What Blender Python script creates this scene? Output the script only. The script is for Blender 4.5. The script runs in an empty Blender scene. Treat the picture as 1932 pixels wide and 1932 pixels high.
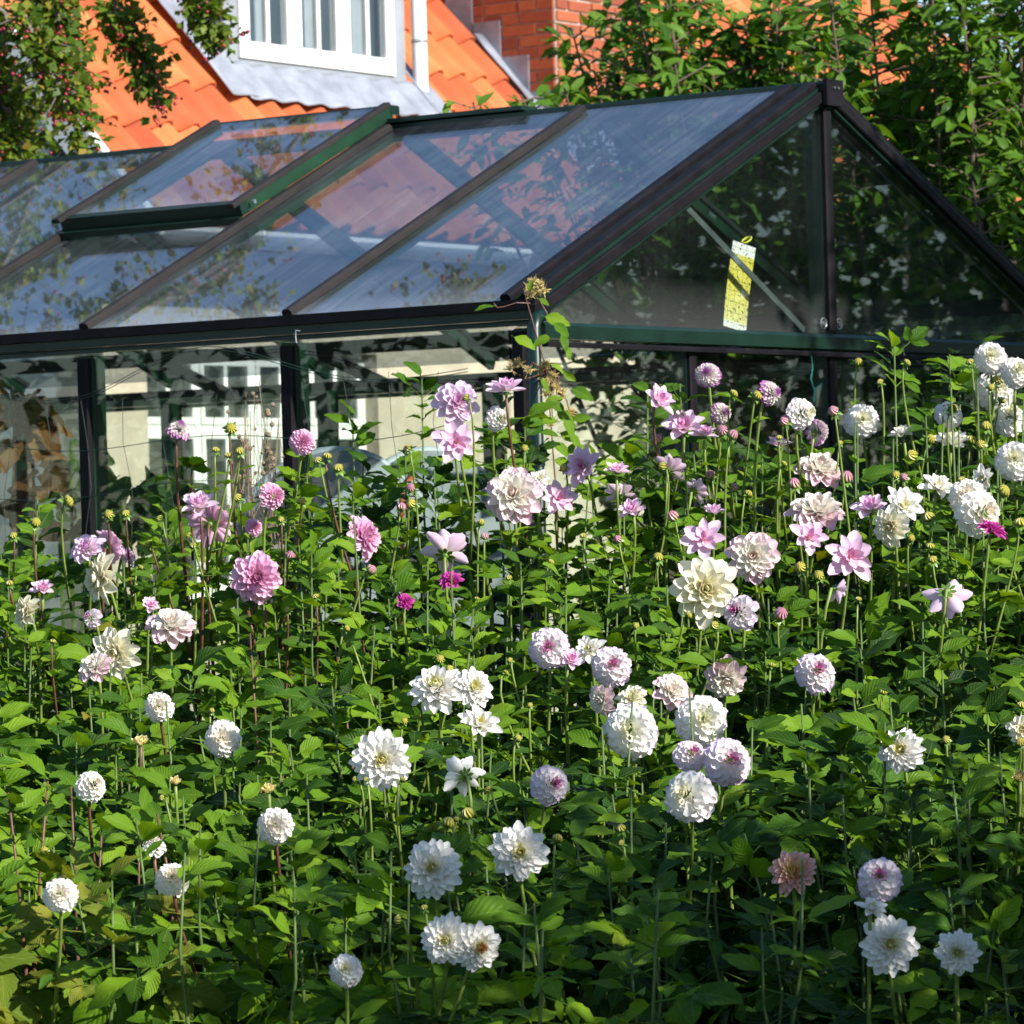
import bpy, math, random
import numpy as np
from mathutils import Vector, Matrix, Quaternion

random.seed(7); rng = np.random.default_rng(7)
SC = bpy.context.scene
COL = SC.collection

# ------------------------------------------------------------------ camera, sky, sun, exposure
PITCH, ROLL, FPX, CZ = 0.0062, -0.0292, 14205.0, 1.36
FWD = Vector((0, math.cos(PITCH), math.sin(PITCH)))
UP0 = Vector((0, -math.sin(PITCH), math.cos(PITCH)))
RT = math.cos(ROLL) * Vector((1, 0, 0)) + math.sin(ROLL) * UP0
UPV = -math.sin(ROLL) * Vector((1, 0, 0)) + math.cos(ROLL) * UP0
CAM = Vector((0, 0, CZ))
cd = bpy.data.cameras.new('camera'); cam = bpy.data.objects.new('camera', cd); COL.objects.link(cam)
cam.matrix_world = Matrix(((RT.x, UPV.x, -FWD.x, 0), (RT.y, UPV.y, -FWD.y, 0), (RT.z, UPV.z, -FWD.z, CZ), (0, 0, 0, 1)))
cd.sensor_width = 36.0; cd.lens = 36.0 * FPX / 3405.0
cd.clip_start = 0.1; cd.clip_end = 500
cd.dof.use_dof = True; cd.dof.focus_distance = 8.9; cd.dof.aperture_fstop = 15.0
SC.camera = cam

SUN = Vector((0.66, -0.57, 0.49)).normalized()           # towards the sun
world = bpy.data.worlds.new('World'); SC.world = world; world.use_nodes = True
wn = world.node_tree.nodes; wl = world.node_tree.links
sky = wn.new('ShaderNodeTexSky'); sky.sky_type = 'NISHITA'; sky.sun_disc = False
sky.sun_elevation = math.asin(SUN.z); sky.sun_rotation = math.atan2(SUN.x, SUN.y)
bg = wn['Background']; bg.inputs['Strength'].default_value = 0.11
sky.ozone_density = 3.2; sky.dust_density = 0.3
wl.new(sky.outputs['Color'], bg.inputs['Color'])
sl = bpy.data.lights.new('sun', 'SUN'); sl.energy = 5.0; sl.angle = math.radians(0.53); sl.color = (1.0, 0.95, 0.87)
so = bpy.data.objects.new('sun', sl); COL.objects.link(so)
so.rotation_euler = (-SUN).to_track_quat('-Z', 'Y').to_euler(); so.location = (6, -4, 8)
SC.view_settings.view_transform = 'Standard'; SC.view_settings.look = 'None'
SC.view_settings.exposure = 0.78; SC.view_settings.gamma = 1.0
SC.view_settings.use_curve_mapping = False
SC.render.engine = 'CYCLES'
SC.cycles.use_denoising = True
SC.cycles.max_bounces = 10; SC.cycles.diffuse_bounces = 4; SC.cycles.glossy_bounces = 4
SC.cycles.transmission_bounces = 4; SC.cycles.transparent_max_bounces = 32
SC.cycles.caustics_reflective = False; SC.cycles.caustics_refractive = False

KP = 3405.0 / 1932.0 / FPX
def at(px, py, d):
    """point at depth d (metres along the view axis) on the sight line through a point of a 1932-wide print"""
    return CAM + d * (FWD + RT * ((px - 966) * KP) - UPV * ((py - 966) * KP))
def pix(p):
    r = p - CAM; d = r.dot(FWD)
    return 966 + r.dot(RT) / d / KP, 966 - r.dot(UPV) / d / KP, d

# ------------------------------------------------------------------ helpers
class MB:
    def __init__(s): s.v = []; s.f = []; s.uv = []
    def add(s, vs, fs, uvs=None):
        o = len(s.v); s.v += [tuple(v) for v in vs]
        for i, f in enumerate(fs):
            s.f.append(tuple(o + k for k in f))
            s.uv.append(uvs[i] if uvs else [(0.5, 0.5)] * len(f))
        return s
    def box(s, a, b):
        x0, y0, z0 = [min(a[i], b[i]) for i in range(3)]; x1, y1, z1 = [max(a[i], b[i]) for i in range(3)]
        vs = [(x0, y0, z0), (x1, y0, z0), (x1, y1, z0), (x0, y1, z0), (x0, y0, z1), (x1, y0, z1), (x1, y1, z1), (x0, y1, z1)]
        return s.add(vs, [(0, 3, 2, 1), (4, 5, 6, 7), (0, 1, 5, 4), (1, 2, 6, 5), (2, 3, 7, 6), (3, 0, 4, 7)])
    def beam(s, a, b, w, h, up=(0, 0, 1), off=0.0, bev=0.0):
        """bar from a to b, w wide, h deep along up; its underside lies off above the line a-b"""
        a, b, up = Vector(a), Vector(b), Vector(up)
        d = (b - a).normalized(); x = d.cross(up).normalized(); n = x.cross(d).normalized()
        if bev <= 0: sec = [(-w/2, off), (w/2, off), (w/2, off + h), (-w/2, off + h)]
        else: sec = [(-w/2, off), (w/2, off), (w/2, off + h - bev), (w/2 - bev, off + h), (-w/2 + bev, off + h), (-w/2, off + h - bev)]
        k = len(sec)
        vs = [a + x * p + n * q for p, q in sec] + [b + x * p + n * q for p, q in sec]
        fs = [(i, (i + 1) % k, k + (i + 1) % k, k + i) for i in range(k)] + [tuple(range(k))[::-1], tuple(range(k, 2 * k))]
        return s.add(vs, fs)
    def tube(s, pts, r, n=6, cap=True):
        pts = [Vector(p) for p in pts]; m = len(pts)
        rs = r if isinstance(r, (list, tuple)) else [r] * m
        ref = Vector((0.31, 0.83, 0.46)); vs = []
        for i, p in enumerate(pts):
            d = (pts[min(i + 1, m - 1)] - pts[max(i - 1, 0)]).normalized()
            x = d.cross(ref)
            x = x.normalized() if x.length > 1e-4 else d.orthogonal().normalized()
            y = d.cross(x)
            for k in range(n):
                a = 2 * math.pi * k / n; vs.append(p + rs[i] * (math.cos(a) * x + math.sin(a) * y))
        fs = []; uvs = []
        for i in range(m - 1):
            for k in range(n):
                fs.append((i * n + k, i * n + (k + 1) % n, (i + 1) * n + (k + 1) % n, (i + 1) * n + k))
        if cap: fs += [tuple(range(n))[::-1], tuple((m - 1) * n + k for k in range(n))]
        return s.add(vs, fs)
    def build(s, name, mat, parent=None, smooth=False):
        me = bpy.data.meshes.new(name); me.from_pydata(s.v, [], s.f)
        uvl = me.uv_layers.new(name='UVMap')
        flat = [c for f in s.uv for p in f for c in p]
        uvl.data.foreach_set('uv', flat)
        me.materials.append(M[mat] if isinstance(mat, str) else mat)
        if smooth: me.polygons.foreach_set('use_smooth', [True] * len(me.polygons))
        me.update()
        return place(name, me, parent)

def place(name, me, parent=None, mx=None):
    o = bpy.data.objects.new(name, me); COL.objects.link(o)
    if parent is not None: o.parent = parent
    if mx is not None: o.matrix_basis = mx
    return o

def mesh_np(name, V, F, UV=None, mat=None, smooth=True, colr=None):
    """V (n,3), F (m,k) with one k; UV (m,k,2); colr (n,3)"""
    me = bpy.data.meshes.new(name); n = len(V); m, k = F.shape
    me.vertices.add(n); me.vertices.foreach_set('co', np.ascontiguousarray(V, dtype=np.float32).ravel())
    me.loops.add(m * k); me.loops.foreach_set('vertex_index', np.ascontiguousarray(F, dtype=np.int32).ravel())
    me.polygons.add(m); me.polygons.foreach_set('loop_start', np.arange(0, m * k, k, dtype=np.int32))
    try: me.polygons.foreach_set('loop_total', np.full(m, k, dtype=np.int32))
    except Exception: pass
    if UV is not None:
        uvl = me.uv_layers.new(name='UVMap'); uvl.data.foreach_set('uv', np.ascontiguousarray(UV, dtype=np.float32).ravel())
    if colr is not None:
        at_ = me.color_attributes.new('pc', 'FLOAT_COLOR', 'POINT')
        at_.data.foreach_set('color', np.concatenate([colr, np.ones((n, 1))], 1).astype(np.float32).ravel())
    if mat: me.materials.append(M[mat])
    if smooth: me.polygons.foreach_set('use_smooth', np.ones(m, dtype=bool))
    me.update(calc_edges=True); me.validate(clean_customdata=False)
    return me

def empty(name, loc=(0, 0, 0), rz=0.0):
    o = bpy.data.objects.new(name, None); COL.objects.link(o)
    o.location = loc; o.rotation_euler = (0, 0, rz); o.empty_display_size = 0.1
    return o
def tag(o, label=None, cat=None, group=None, kind=None):
    if label: o['label'] = label
    if cat: o['category'] = cat
    if group: o['group'] = group
    if kind: o['kind'] = kind
    return o

# ------------------------------------------------------------------ materials
M = {}
class NT:
    def __init__(s, name):
        m = bpy.data.materials.new(name); m.use_nodes = True; M[name] = m
        s.m = m; s.t = m.node_tree; s.n = s.t.nodes; s.l = s.t.links
        s.p = s.n['Principled BSDF']; s.out = s.n['Material Output']
    def new(s, t, **kw):
        n = s.n.new(t)
        for k, v in kw.items(): setattr(n, k, v)
        return n
    def link(s, a, b): s.l.new(a, b)
    def setin(s, n, k, v):
        if hasattr(v, 'links') or isinstance(v, bpy.types.NodeSocket): s.l.new(v, n.inputs[k])
        else: n.inputs[k].default_value = v
    def math(s, op, a, b=None, clamp=False):
        n = s.new('ShaderNodeMath', operation=op); n.use_clamp = clamp
        s.setin(n, 0, a)
        if b is not None: s.setin(n, 1, b)
        return n.outputs[0]
    def mix(s, f, a, b, mode='MIX'):
        n = s.new('ShaderNodeMix', data_type='RGBA', blend_type=mode)
        s.setin(n, 0, f)
        s.setin(n, 6, a if isinstance(a, bpy.types.NodeSocket) else (*a, 1)); s.setin(n, 7, b if isinstance(b, bpy.types.NodeSocket) else (*b, 1))
        return n.outputs[2]
    def noise(s, scale, detail=4, rough=0.55, vec=None, dist=0.0):
        n = s.new('ShaderNodeTexNoise'); n.inputs['Scale'].default_value = scale
        n.inputs['Detail'].default_value = detail; n.inputs['Roughness'].default_value = rough; n.inputs['Distortion'].default_value = dist
        if vec is not None: s.link(vec, n.inputs['Vector'])
        return n.outputs['Fac']
    def ramp(s, f, stops):
        n = s.new('ShaderNodeValToRGB'); s.link(f, n.inputs[0]); e = n.color_ramp.elements
        while len(e) > 1: e.remove(e[-1])
        e[0].position = stops[0][0]; e[0].color = (*stops[0][1], 1)
        for p, c in stops[1:]:
            q = e.new(p); q.color = (*c, 1)
        return n.outputs[0]
    def mapr(s, f, a, b, c, d):
        n = s.new('ShaderNodeMapRange'); s.link(f, n.inputs[0])
        for i, v in enumerate((a, b, c, d)): n.inputs[i + 1].default_value = v
        return n.outputs[0]
    def bump(s, h, strength, dist=0.01):
        n = s.new('ShaderNodeBump'); n.inputs['Strength'].default_value = strength; n.inputs['Distance'].default_value = dist
        s.link(h, n.inputs['Height']); s.link(n.outputs[0], s.p.inputs['Normal']); return n.outputs[0]
    def coord(s, which='Object'):
        return s.new('ShaderNodeTexCoord').outputs[which]
    def scaled(s, v, sc):
        n = s.new('ShaderNodeMapping'); s.link(v, n.inputs[0]); n.inputs['Scale'].default_value = sc; return n.outputs[0]
    def rnd(s):
        a = s.new('ShaderNodeObjectInfo').outputs['Random']; b = s.new('ShaderNodeNewGeometry').outputs['Random Per Island']
        return s.math('FRACT', s.math('ADD', a, s.math('MULTIPLY', b, 7.31)))

def simple(name, col, rough=0.6, var=0.25, scale=12.0, spec=0.5, metal=0.0, bump=0.0, bscale=60.0, coat=0.0):
    t = NT(name); f = t.noise(scale, 5, 0.6, t.coord('Object'))
    c0 = tuple(c * (1 - var) for c in col); c1 = tuple(min(1, c * (1 + var)) for c in col)
    t.link(t.ramp(f, [(0.3, c0), (0.7, c1)]), t.p.inputs['Base Color'])
    t.p.inputs['Roughness'].default_value = rough; t.p.inputs['Metallic'].default_value = metal
    t.p.inputs['Specular IOR Level'].default_value = spec
    if bump: t.bump(t.noise(bscale, 6, 0.6, t.coord('Object')), bump, 0.004)
    return t

def leaf_mat(name, dark, mid, light, trans=0.32, rough=0.42, vein=True, yellow=0.0):
    t = NT(name); r = t.rnd()
    stops = [(0.0, dark), (0.45, mid), (0.9, light)]
    if yellow: stops += [(1.0 - yellow, light), (1.0, (0.30, 0.22, 0.03))]
    c = t.ramp(r, stops)
    uv = t.new('ShaderNodeUVMap').outputs[0]; sep = t.new('ShaderNodeSeparateXYZ'); t.link(uv, sep.inputs[0])
    x = t.math('MULTIPLY', t.math('ABSOLUTE', t.math('SUBTRACT', sep.outputs[0], 0.5)), 2.0)
    nz = t.noise(22.0, 3, 0.6, t.coord('Object'))
    c = t.mix(t.mapr(nz, 0.35, 0.75, 0.0, 0.35), c, t.mix(0.4, c, (0.13, 0.19, 0.02)), 'MIX')
    if vein:
        rib = t.math('LESS_THAN', x, 0.055)
        ph = t.math('SUBTRACT', t.math('MULTIPLY', sep.outputs[1], 8.0), t.math('MULTIPLY', x, 2.6))
        tri = t.math('ABSOLUTE', t.math('SUBTRACT', t.math('FRACT', ph), 0.5))
        lat = t.math('LESS_THAN', tri, 0.05)
        v = t.math('MAXIMUM', rib, t.math('MULTIPLY', lat, 0.55))
        c = t.mix(t.math('MULTIPLY', v, 0.40), c, t.mix(0.45, c, (0.30, 0.42, 0.12)))
        h = t.math('ADD', t.math('MULTIPLY', tri, 1.3), t.math('MULTIPLY', v, -0.35))
        nb = t.bump(h, 0.40, 0.004)
    t.link(c, t.p.inputs['Base Color']); t.p.inputs['Roughness'].default_value = rough
    t.p.inputs['Specular IOR Level'].default_value = 0.14
    tr = t.new('ShaderNodeBsdfTranslucent')
    t.link(t.mix(1.0, c, (1.55, 1.45, 0.45), 'MULTIPLY'), tr.inputs['Color'])
    mx = t.new('ShaderNodeMixShader'); mx.inputs[0].default_value = trans
    t.link(t.p.outputs[0], mx.inputs[1]); t.link(tr.outputs[0], mx.inputs[2]); t.link(mx.outputs[0], t.out.inputs['Surface'])

leaf_mat('dahlia_leaf', (0.012, 0.046, 0.004), (0.038, 0.108, 0.006), (0.120, 0.235, 0.010), 0.32, 0.5, yellow=0.006)
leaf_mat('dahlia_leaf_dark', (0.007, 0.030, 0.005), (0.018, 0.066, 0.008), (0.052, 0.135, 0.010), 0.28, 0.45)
leaf_mat('dahlia_leaf_fresh', (0.032, 0.090, 0.005), (0.080, 0.185, 0.007), (0.18, 0.31, 0.013), 0.36, 0.5, yellow=0.01)
leaf_mat('young_leaf', (0.07, 0.17, 0.010), (0.12, 0.24, 0.013), (0.19, 0.32, 0.02), 0.35, 0.42)
leaf_mat('yellowing_leaf', (0.09, 0.15, 0.015), (0.16, 0.20, 0.02), (0.24, 0.24, 0.03), 0.35, 0.5)
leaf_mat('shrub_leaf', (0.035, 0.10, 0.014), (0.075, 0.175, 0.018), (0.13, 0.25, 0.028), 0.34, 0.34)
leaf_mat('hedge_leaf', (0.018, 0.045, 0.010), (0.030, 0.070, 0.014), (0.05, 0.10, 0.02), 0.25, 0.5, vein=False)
leaf_mat('hawthorn_leaf', (0.045, 0.10, 0.012), (0.10, 0.17, 0.018), (0.20, 0.24, 0.04), 0.35, 0.42, vein=False, yellow=0.12)
leaf_mat('brown_leaf', (0.10, 0.04, 0.015), (0.20, 0.085, 0.03), (0.32, 0.16, 0.06), 0.25, 0.7)
leaf_mat('indoor_leaf', (0.04, 0.09, 0.03), (0.06, 0.13, 0.04), (0.10, 0.18, 0.05), 0.3, 0.5)

t = NT('petal')
a = t.new('ShaderNodeVertexColor'); a.layer_name = 'pc'
r = t.rnd(); nz = t.noise(30, 3, 0.6, t.coord('Object'))
c = t.mix(t.mapr(nz, 0.3, 0.8, 0.0, 0.12), a.outputs[0], t.mix(1.0, a.outputs[0], (0.86, 0.8, 0.78), 'MULTIPLY'))
t.link(c, t.p.inputs['Base Color']); t.p.inputs['Roughness'].default_value = 0.55; t.p.inputs['Specular IOR Level'].default_value = 0.3
tr = t.new('ShaderNodeBsdfTranslucent'); t.link(c, tr.inputs['Color'])
mx = t.new('ShaderNodeMixShader'); mx.inputs[0].default_value = 0.32
t.link(t.p.outputs[0], mx.inputs[1]); t.link(tr.outputs[0], mx.inputs[2]); t.link(mx.outputs[0], t.out.inputs['Surface'])

simple('green_stem', (0.17, 0.24, 0.045), 0.5, 0.3, 30); simple('leafy_stem', (0.075, 0.125, 0.025), 0.55, 0.35, 30); simple('red_stem', (0.13, 0.055, 0.035), 0.5, 0.4, 30)
simple('calyx', (0.10, 0.20, 0.025), 0.45, 0.3, 40)
def bud_mat(name, low, mid, top):
    t = NT(name); sep = t.new('ShaderNodeSeparateXYZ'); t.link(t.coord('Object'), sep.inputs[0])
    an = t.new('ShaderNodeMath', operation='ARCTAN2'); t.link(sep.outputs[1], an.inputs[0]); t.link(sep.outputs[0], an.inputs[1])
    st = t.math('ABSOLUTE', t.math('SINE', t.math('ADD', t.math('MULTIPLY', an.outputs[0], 5.0), t.math('MULTIPLY', sep.outputs[2], 2.5))))
    z = t.math('ADD', t.math('MULTIPLY', sep.outputs[2], 0.5), t.math('MULTIPLY', t.noise(4.0, 2, 0.5, t.coord('Object')), 0.35))
    c = t.ramp(t.math('ADD', z, 0.35), [(0.15, low), (0.5, mid), (0.9, top)])
    t.link(t.mix(t.mapr(st, 0.0, 0.35, 0.55, 0.0), c, low), t.p.inputs['Base Color']); t.p.inputs['Roughness'].default_value = 0.42
    t.bump(st, 0.6, 0.15)
bud_mat('bud', (0.16, 0.24, 0.03), (0.38, 0.38, 0.05), (0.58, 0.50, 0.10))
bud_mat('pink_bud', (0.22, 0.27, 0.05), (0.58, 0.36, 0.28), (0.62, 0.26, 0.38))
simple('bark', (0.11, 0.075, 0.055), 0.85, 0.4, 18, bump=0.6, bscale=40)
simple('grey_bark', (0.17, 0.14, 0.12), 0.85, 0.35, 18, bump=0.6, bscale=40)
simple('berry', (0.30, 0.015, 0.035), 0.3, 0.4, 8)
simple('soil', (0.055, 0.038, 0.025), 0.95, 0.4, 9, bump=0.8, bscale=25)
simple('green_paint', (0.005, 0.020, 0.014), 0.34, 0.3, 9, coat=0.2)
simple('green_side', (0.006, 0.034, 0.014), 0.4, 0.3, 9)
simple('black_strip', (0.009, 0.008, 0.010), 0.5, 0.4, 14, spec=0.12)
simple('bar_strip', (0.022, 0.019, 0.018), 0.5, 0.35, 6, spec=0.22)
simple('zinc_brace', (0.08, 0.095, 0.095), 0.5, 0.3, 20, metal=0.3)
simple('steel', (0.6, 0.6, 0.62), 0.3, 0.1, 20, metal=0.9)
simple('concrete', (0.30, 0.29, 0.27), 0.9, 0.2, 10, bump=0.3)
simple('plaster', (0.50, 0.42, 0.32), 0.9, 0.10, 5, bump=0.25, bscale=90)
simple('gable_plaster', (0.60, 0.58, 0.55), 0.9, 0.10, 4, bump=0.25, bscale=90)
simple('white_paint', (0.80, 0.79, 0.75), 0.45, 0.05, 6)
simple('zinc', (0.30, 0.32, 0.35), 0.42, 0.15, 5, metal=0.25)
simple('shaded_zinc', (0.20, 0.17, 0.20), 0.6, 0.15, 5)  # zinc darkened towards purple: the cheeks' shade is put into the colour
simple('lead', (0.26, 0.28, 0.33), 0.55, 0.25, 7, metal=0.15, bump=0.4, bscale=30)
simple('mortar', (0.50, 0.42, 0.36), 0.95, 0.15, 30, bump=0.4, bscale=120)
simple('roof_deck', (0.05, 0.03, 0.025), 0.9, 0.2, 8)
simple('net', (0.012, 0.035, 0.028), 0.6, 0.2, 10); simple('teal_string', (0.06, 0.42, 0.36), 0.6, 0.2, 40)
simple('dry_stem', (0.22, 0.16, 0.10), 0.8, 0.3, 40); simple('seed_fluff', (0.52, 0.40, 0.16), 0.8, 0.3, 60)
simple('chair_cloth', (0.24, 0.26, 0.28), 0.8, 0.1, 12, bump=0.2); simple('chair_tube', (0.42, 0.46, 0.50), 0.5, 0.15, 10)
simple('orange_plastic', (0.55, 0.14, 0.06), 0.5, 0.2, 10); simple('wood', (0.20, 0.13, 0.08), 0.75, 0.35, 14, bump=0.4)
simple('curtain', (0.34, 0.36, 0.38), 0.9, 0.12, 4); simple('room_dark', (0.03, 0.03, 0.032), 0.9, 0.2, 4)

def brick_mat(name, a, b, c, scale=30):
    t = NT(name); r = t.rnd(); nz = t.noise(scale, 5, 0.65, t.coord('Object'))
    col = t.mix(t.mapr(nz, 0.35, 0.7, 0.0, 0.5), t.ramp(r, [(0.0, a), (0.5, b), (1.0, c)]), t.mix(1.0, t.ramp(r, [(0, a), (1, c)]), (0.6, 0.55, 0.55), 'MULTIPLY'))
    t.link(col, t.p.inputs['Base Color']); t.p.inputs['Roughness'].default_value = 0.8
    t.bump(t.noise(scale * 5, 4, 0.6, t.coord('Object')), 0.35, 0.004)
brick_mat('brick', (0.24, 0.055, 0.025), (0.36, 0.085, 0.032), (0.44, 0.13, 0.045), 25)
brick_mat('tile', (0.40, 0.075, 0.022), (0.52, 0.125, 0.030), (0.60, 0.19, 0.055), 7)

def glass(name, tint, dust, streak, ior=1.5, dustcol=(0.62, 0.63, 0.64), low=0.0):
    """clear pane: Fresnel mirror over clear transmission, with a film of dust and run-off streaks"""
    t = NT(name); t.n.remove(t.p)
    bf = t.new('ShaderNodeNewGeometry').outputs['Backfacing']         # the node turns the index over on back faces: turn it back
    fr = t.new('ShaderNodeFresnel'); t.link(t.mapr(bf, 0.0, 1.0, ior, 1.0 / ior), fr.inputs['IOR'])
    tp = t.new('ShaderNodeBsdfTransparent'); tp.inputs[0].default_value = (*tint, 1)
    gl = t.new('ShaderNodeBsdfGlossy'); gl.inputs['Roughness'].default_value = 0.0
    m1 = t.new('ShaderNodeMixShader'); t.link(fr.outputs[0], m1.inputs[0]); t.link(tp.outputs[0], m1.inputs[1]); t.link(gl.outputs[0], m1.inputs[2])
    df = t.new('ShaderNodeBsdfDiffuse'); df.inputs[0].default_value = (*dustcol, 1)
    uv = t.new('ShaderNodeUVMap').outputs[0]
    st = t.noise(1.0, 5, 0.62, t.scaled(uv, (60, 2.4, 1)), 1.2)
    big = t.noise(1.0, 4, 0.6, t.scaled(t.coord('Object'), (2.1, 2.1, 2.1)), 0.6)
    spk = t.noise(1.0, 2, 0.5, t.scaled(uv, (260, 260, 1)))
    f = t.math('MULTIPLY', t.mapr(st, 0.42, 0.75, 0.0, 1.0), streak)
    f = t.math('MULTIPLY', f, t.mapr(big, 0.38, 0.66, 0.1, 1.0))
    f = t.math('ADD', f, t.math('MULTIPLY', t.mapr(big, 0.3, 0.7, 0.3, 1.0), dust))
    f = t.math('ADD', f, t.math('MULTIPLY', t.mapr(spk, 0.66, 0.72, 0.0, 1.0), dust * 2.0))
    if low:
        sy = t.new('ShaderNodeSeparateXYZ'); t.link(uv, sy.inputs[0])
        f = t.math('ADD', f, t.math('MULTIPLY', t.mapr(sy.outputs[1], 0.0, 0.14, 1.0, 0.0), low))
    f = t.math('MINIMUM', f, 0.6)
    m2 = t.new('ShaderNodeMixShader'); t.link(f, m2.inputs[0]); t.link(m1.outputs[0], m2.inputs[1]); t.link(df.outputs[0], m2.inputs[2])
    t.link(m2.outputs[0], t.out.inputs['Surface'])
glass('roof_glass', (0.88, 0.93, 0.96), 0.018, 0.12, 2.8, (0.58, 0.62, 0.70), low=0.10)  # dust film and streaks; their blue tint stands in for sky reflection
glass('side_glass', (0.89, 0.925, 0.90), 0.007, 0.010, 1.5, (0.5, 0.5, 0.45))
glass('gable_glass', (0.93, 0.975, 0.955), 0.003, 0.008, 1.5, (0.5, 0.52, 0.52), low=0.035)
glass('window_glass', (0.9, 0.93, 0.93), 0.004, 0.004, 1.55)

t = NT('sticky_paper')
uv = t.new('ShaderNodeUVMap').outputs[0]; sep = t.new('ShaderNodeSeparateXYZ'); t.link(uv, sep.inputs[0])
yb = t.ramp(sep.outputs[1], [(0.0, (0.72, 0.72, 0.66)), (0.07, (0.72, 0.72, 0.66)), (0.09, (0.60, 0.54, 0.20)), (0.5, (0.60, 0.50, 0.08)), (0.86, (0.60, 0.50, 0.08)), (0.875, (0.75, 0.75, 0.72))])
sp = t.noise(1.0, 3, 0.6, t.scaled(uv, (12, 24, 1)))
gx = t.math('LESS_THAN', t.math('ABSOLUTE', t.math('SUBTRACT', t.math('FRACT', t.math('MULTIPLY', sep.outputs[0], 4.0)), 0.5)), 0.03)
gy = t.math('LESS_THAN', t.math('ABSOLUTE', t.math('SUBTRACT', t.math('FRACT', t.math('MULTIPLY', sep.outputs[1], 8.0)), 0.5)), 0.03)
k = t.math('MAXIMUM', t.math('MULTIPLY', t.math('MAXIMUM', gx, gy), 0.7), t.math('GREATER_THAN', sp, 0.59))
t.link(t.mix(k, yb, (0.03, 0.03, 0.015)), t.p.inputs['Base Color']); t.p.inputs['Roughness'].default_value = 0.5

t = NT('ground')
g = t.noise(3.0, 6, 0.6, t.coord('Object')); t.link(t.ramp(g, [(0.35, (0.03, 0.06, 0.012)), (0.6, (0.05, 0.09, 0.018)), (0.75, (0.06, 0.05, 0.03))]), t.p.inputs['Base Color'])
t.p.inputs['Roughness'].default_value = 0.95; t.bump(t.noise(40, 6, 0.6, t.coord('Object')), 0.8, 0.03)
# ================================================================== the setting: ground and bed
YAW = 0.61; G0 = Vector((0.0689, 11.4549, 0.0))
UD = Vector((-math.cos(YAW), math.sin(YAW), 0)); VD = Vector((math.sin(YAW), math.cos(YAW), 0))
def gw(u, v, z): return G0 + UD * u + VD * v + Vector((0, 0, z))
def to_uv(p):
    r = p - G0; return r.dot(UD), r.dot(VD)

n = 40; gx = np.linspace(-60, 60, n + 1); gy = np.linspace(-40, 90, n + 1)
V = np.array([(x, y, 0) for y in gy for x in gx]); V[:, 2] = 0.03 * np.sin(V[:, 0] * 0.7) * np.cos(V[:, 1] * 0.5) - 0.03
F = np.array([(j * (n + 1) + i, j * (n + 1) + i + 1, (j + 1) * (n + 1) + i + 1, (j + 1) * (n + 1) + i) for j in range(n) for i in range(n)])
o = place('ground', mesh_np('ground', V, F, None, 'ground')); tag(o, kind='structure', label='garden lawn and earth under everything')
xs = np.linspace(-2.6, 2.4, 60); ys = np.linspace(6.7, 11.2, 50)
V = np.array([(x, y, 0.06 + 0.03 * math.sin(x * 9 + y * 3) * math.cos(y * 8) + 0.012 * rng.normal()) for y in ys for x in xs])
F = np.array([(j * 60 + i, j * 60 + i + 1, (j + 1) * 60 + i + 1, (j + 1) * 60 + i) for j in range(49) for i in range(59)])
o = place('flower_bed_soil', mesh_np('flower_bed_soil', V, F, None, 'soil')); tag(o, kind='structure', label='dark soil of the dahlia bed')

# ================================================================== greenhouse (local x = towards the photographer's right along the side, y = across the gable)
HW, EZ, RZ, BAY, E0, NB = 1.5557, 2.0, 2.694, 0.745, 0.08, 7
LG = 2 * E0 + NB * BAY
GH = empty('greenhouse', G0, -YAW); tag(GH, 'dark green framed glass greenhouse with pitched roof behind the dahlia bed', 'greenhouse')
def gl(u, v, z): return Vector((-u, v, z))
PA = math.atan2(RZ - EZ, HW)
NN = Vector((0, -math.sin(PA), math.cos(PA))); NF = Vector((0, math.sin(PA), math.cos(PA)))

def poly_pane(name, pts, nrm, th, mat, parent, uvs):
    pts = [Vector(p) for p in pts]; nrm = Vector(nrm).normalized(); k = len(pts)
    vs = pts + [p - nrm * th for p in pts]
    mb = MB(); fs = [tuple(range(k)), tuple(range(k, 2 * k))[::-1]]; uv = [list(uvs), list(uvs)[::-1]]
    for i in range(k):
        j = (i + 1) % k; fs.append((i, k + i, k + j, j)); uv.append([uvs[i], uvs[i], uvs[j], uvs[j]])
    mb.add(vs, fs, uv); return mb.build(name, mat, parent)

# plinth
mb = MB()
mb.box(gl(0.03, -0.02, 0), gl(-0.03, 2 * HW + 0.02, 0.14)); mb.box(gl(LG + 0.03, -0.02, 0), gl(LG - 0.03, 2 * HW + 0.02, 0.14))
mb.box(gl(0.031, -0.02, 0), gl(LG - 0.031, 0.05, 0.139)); mb.box(gl(0.031, 2 * HW - 0.05, 0), gl(LG - 0.031, 2 * HW + 0.02, 0.139))
mb.build('plinth', 'concrete', GH)
# side posts (frame + black glazing strip), near and far sides
for side, v0 in ((-1, 0.0), (1, 2 * HW)):
    for k in range(NB + 1):
        u = E0 + k * BAY
        if k in (0, NB): u = 0.035 if k == 0 else LG - 0.035
        a = v0 + side * 0.004
        p = MB().box(gl(u - 0.022, a - side * 0.06, 0.14), gl(u + 0.022, a, EZ - 0.076)).build('side_post', 'green_side', GH)
        MB().beam(gl(u, a, 0.15), gl(u, a, EZ - 0.085), 0.042, 0.018, (0, side, 0), 0.001, 0.005).build('glazing_strip', 'black_strip', p)
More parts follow.
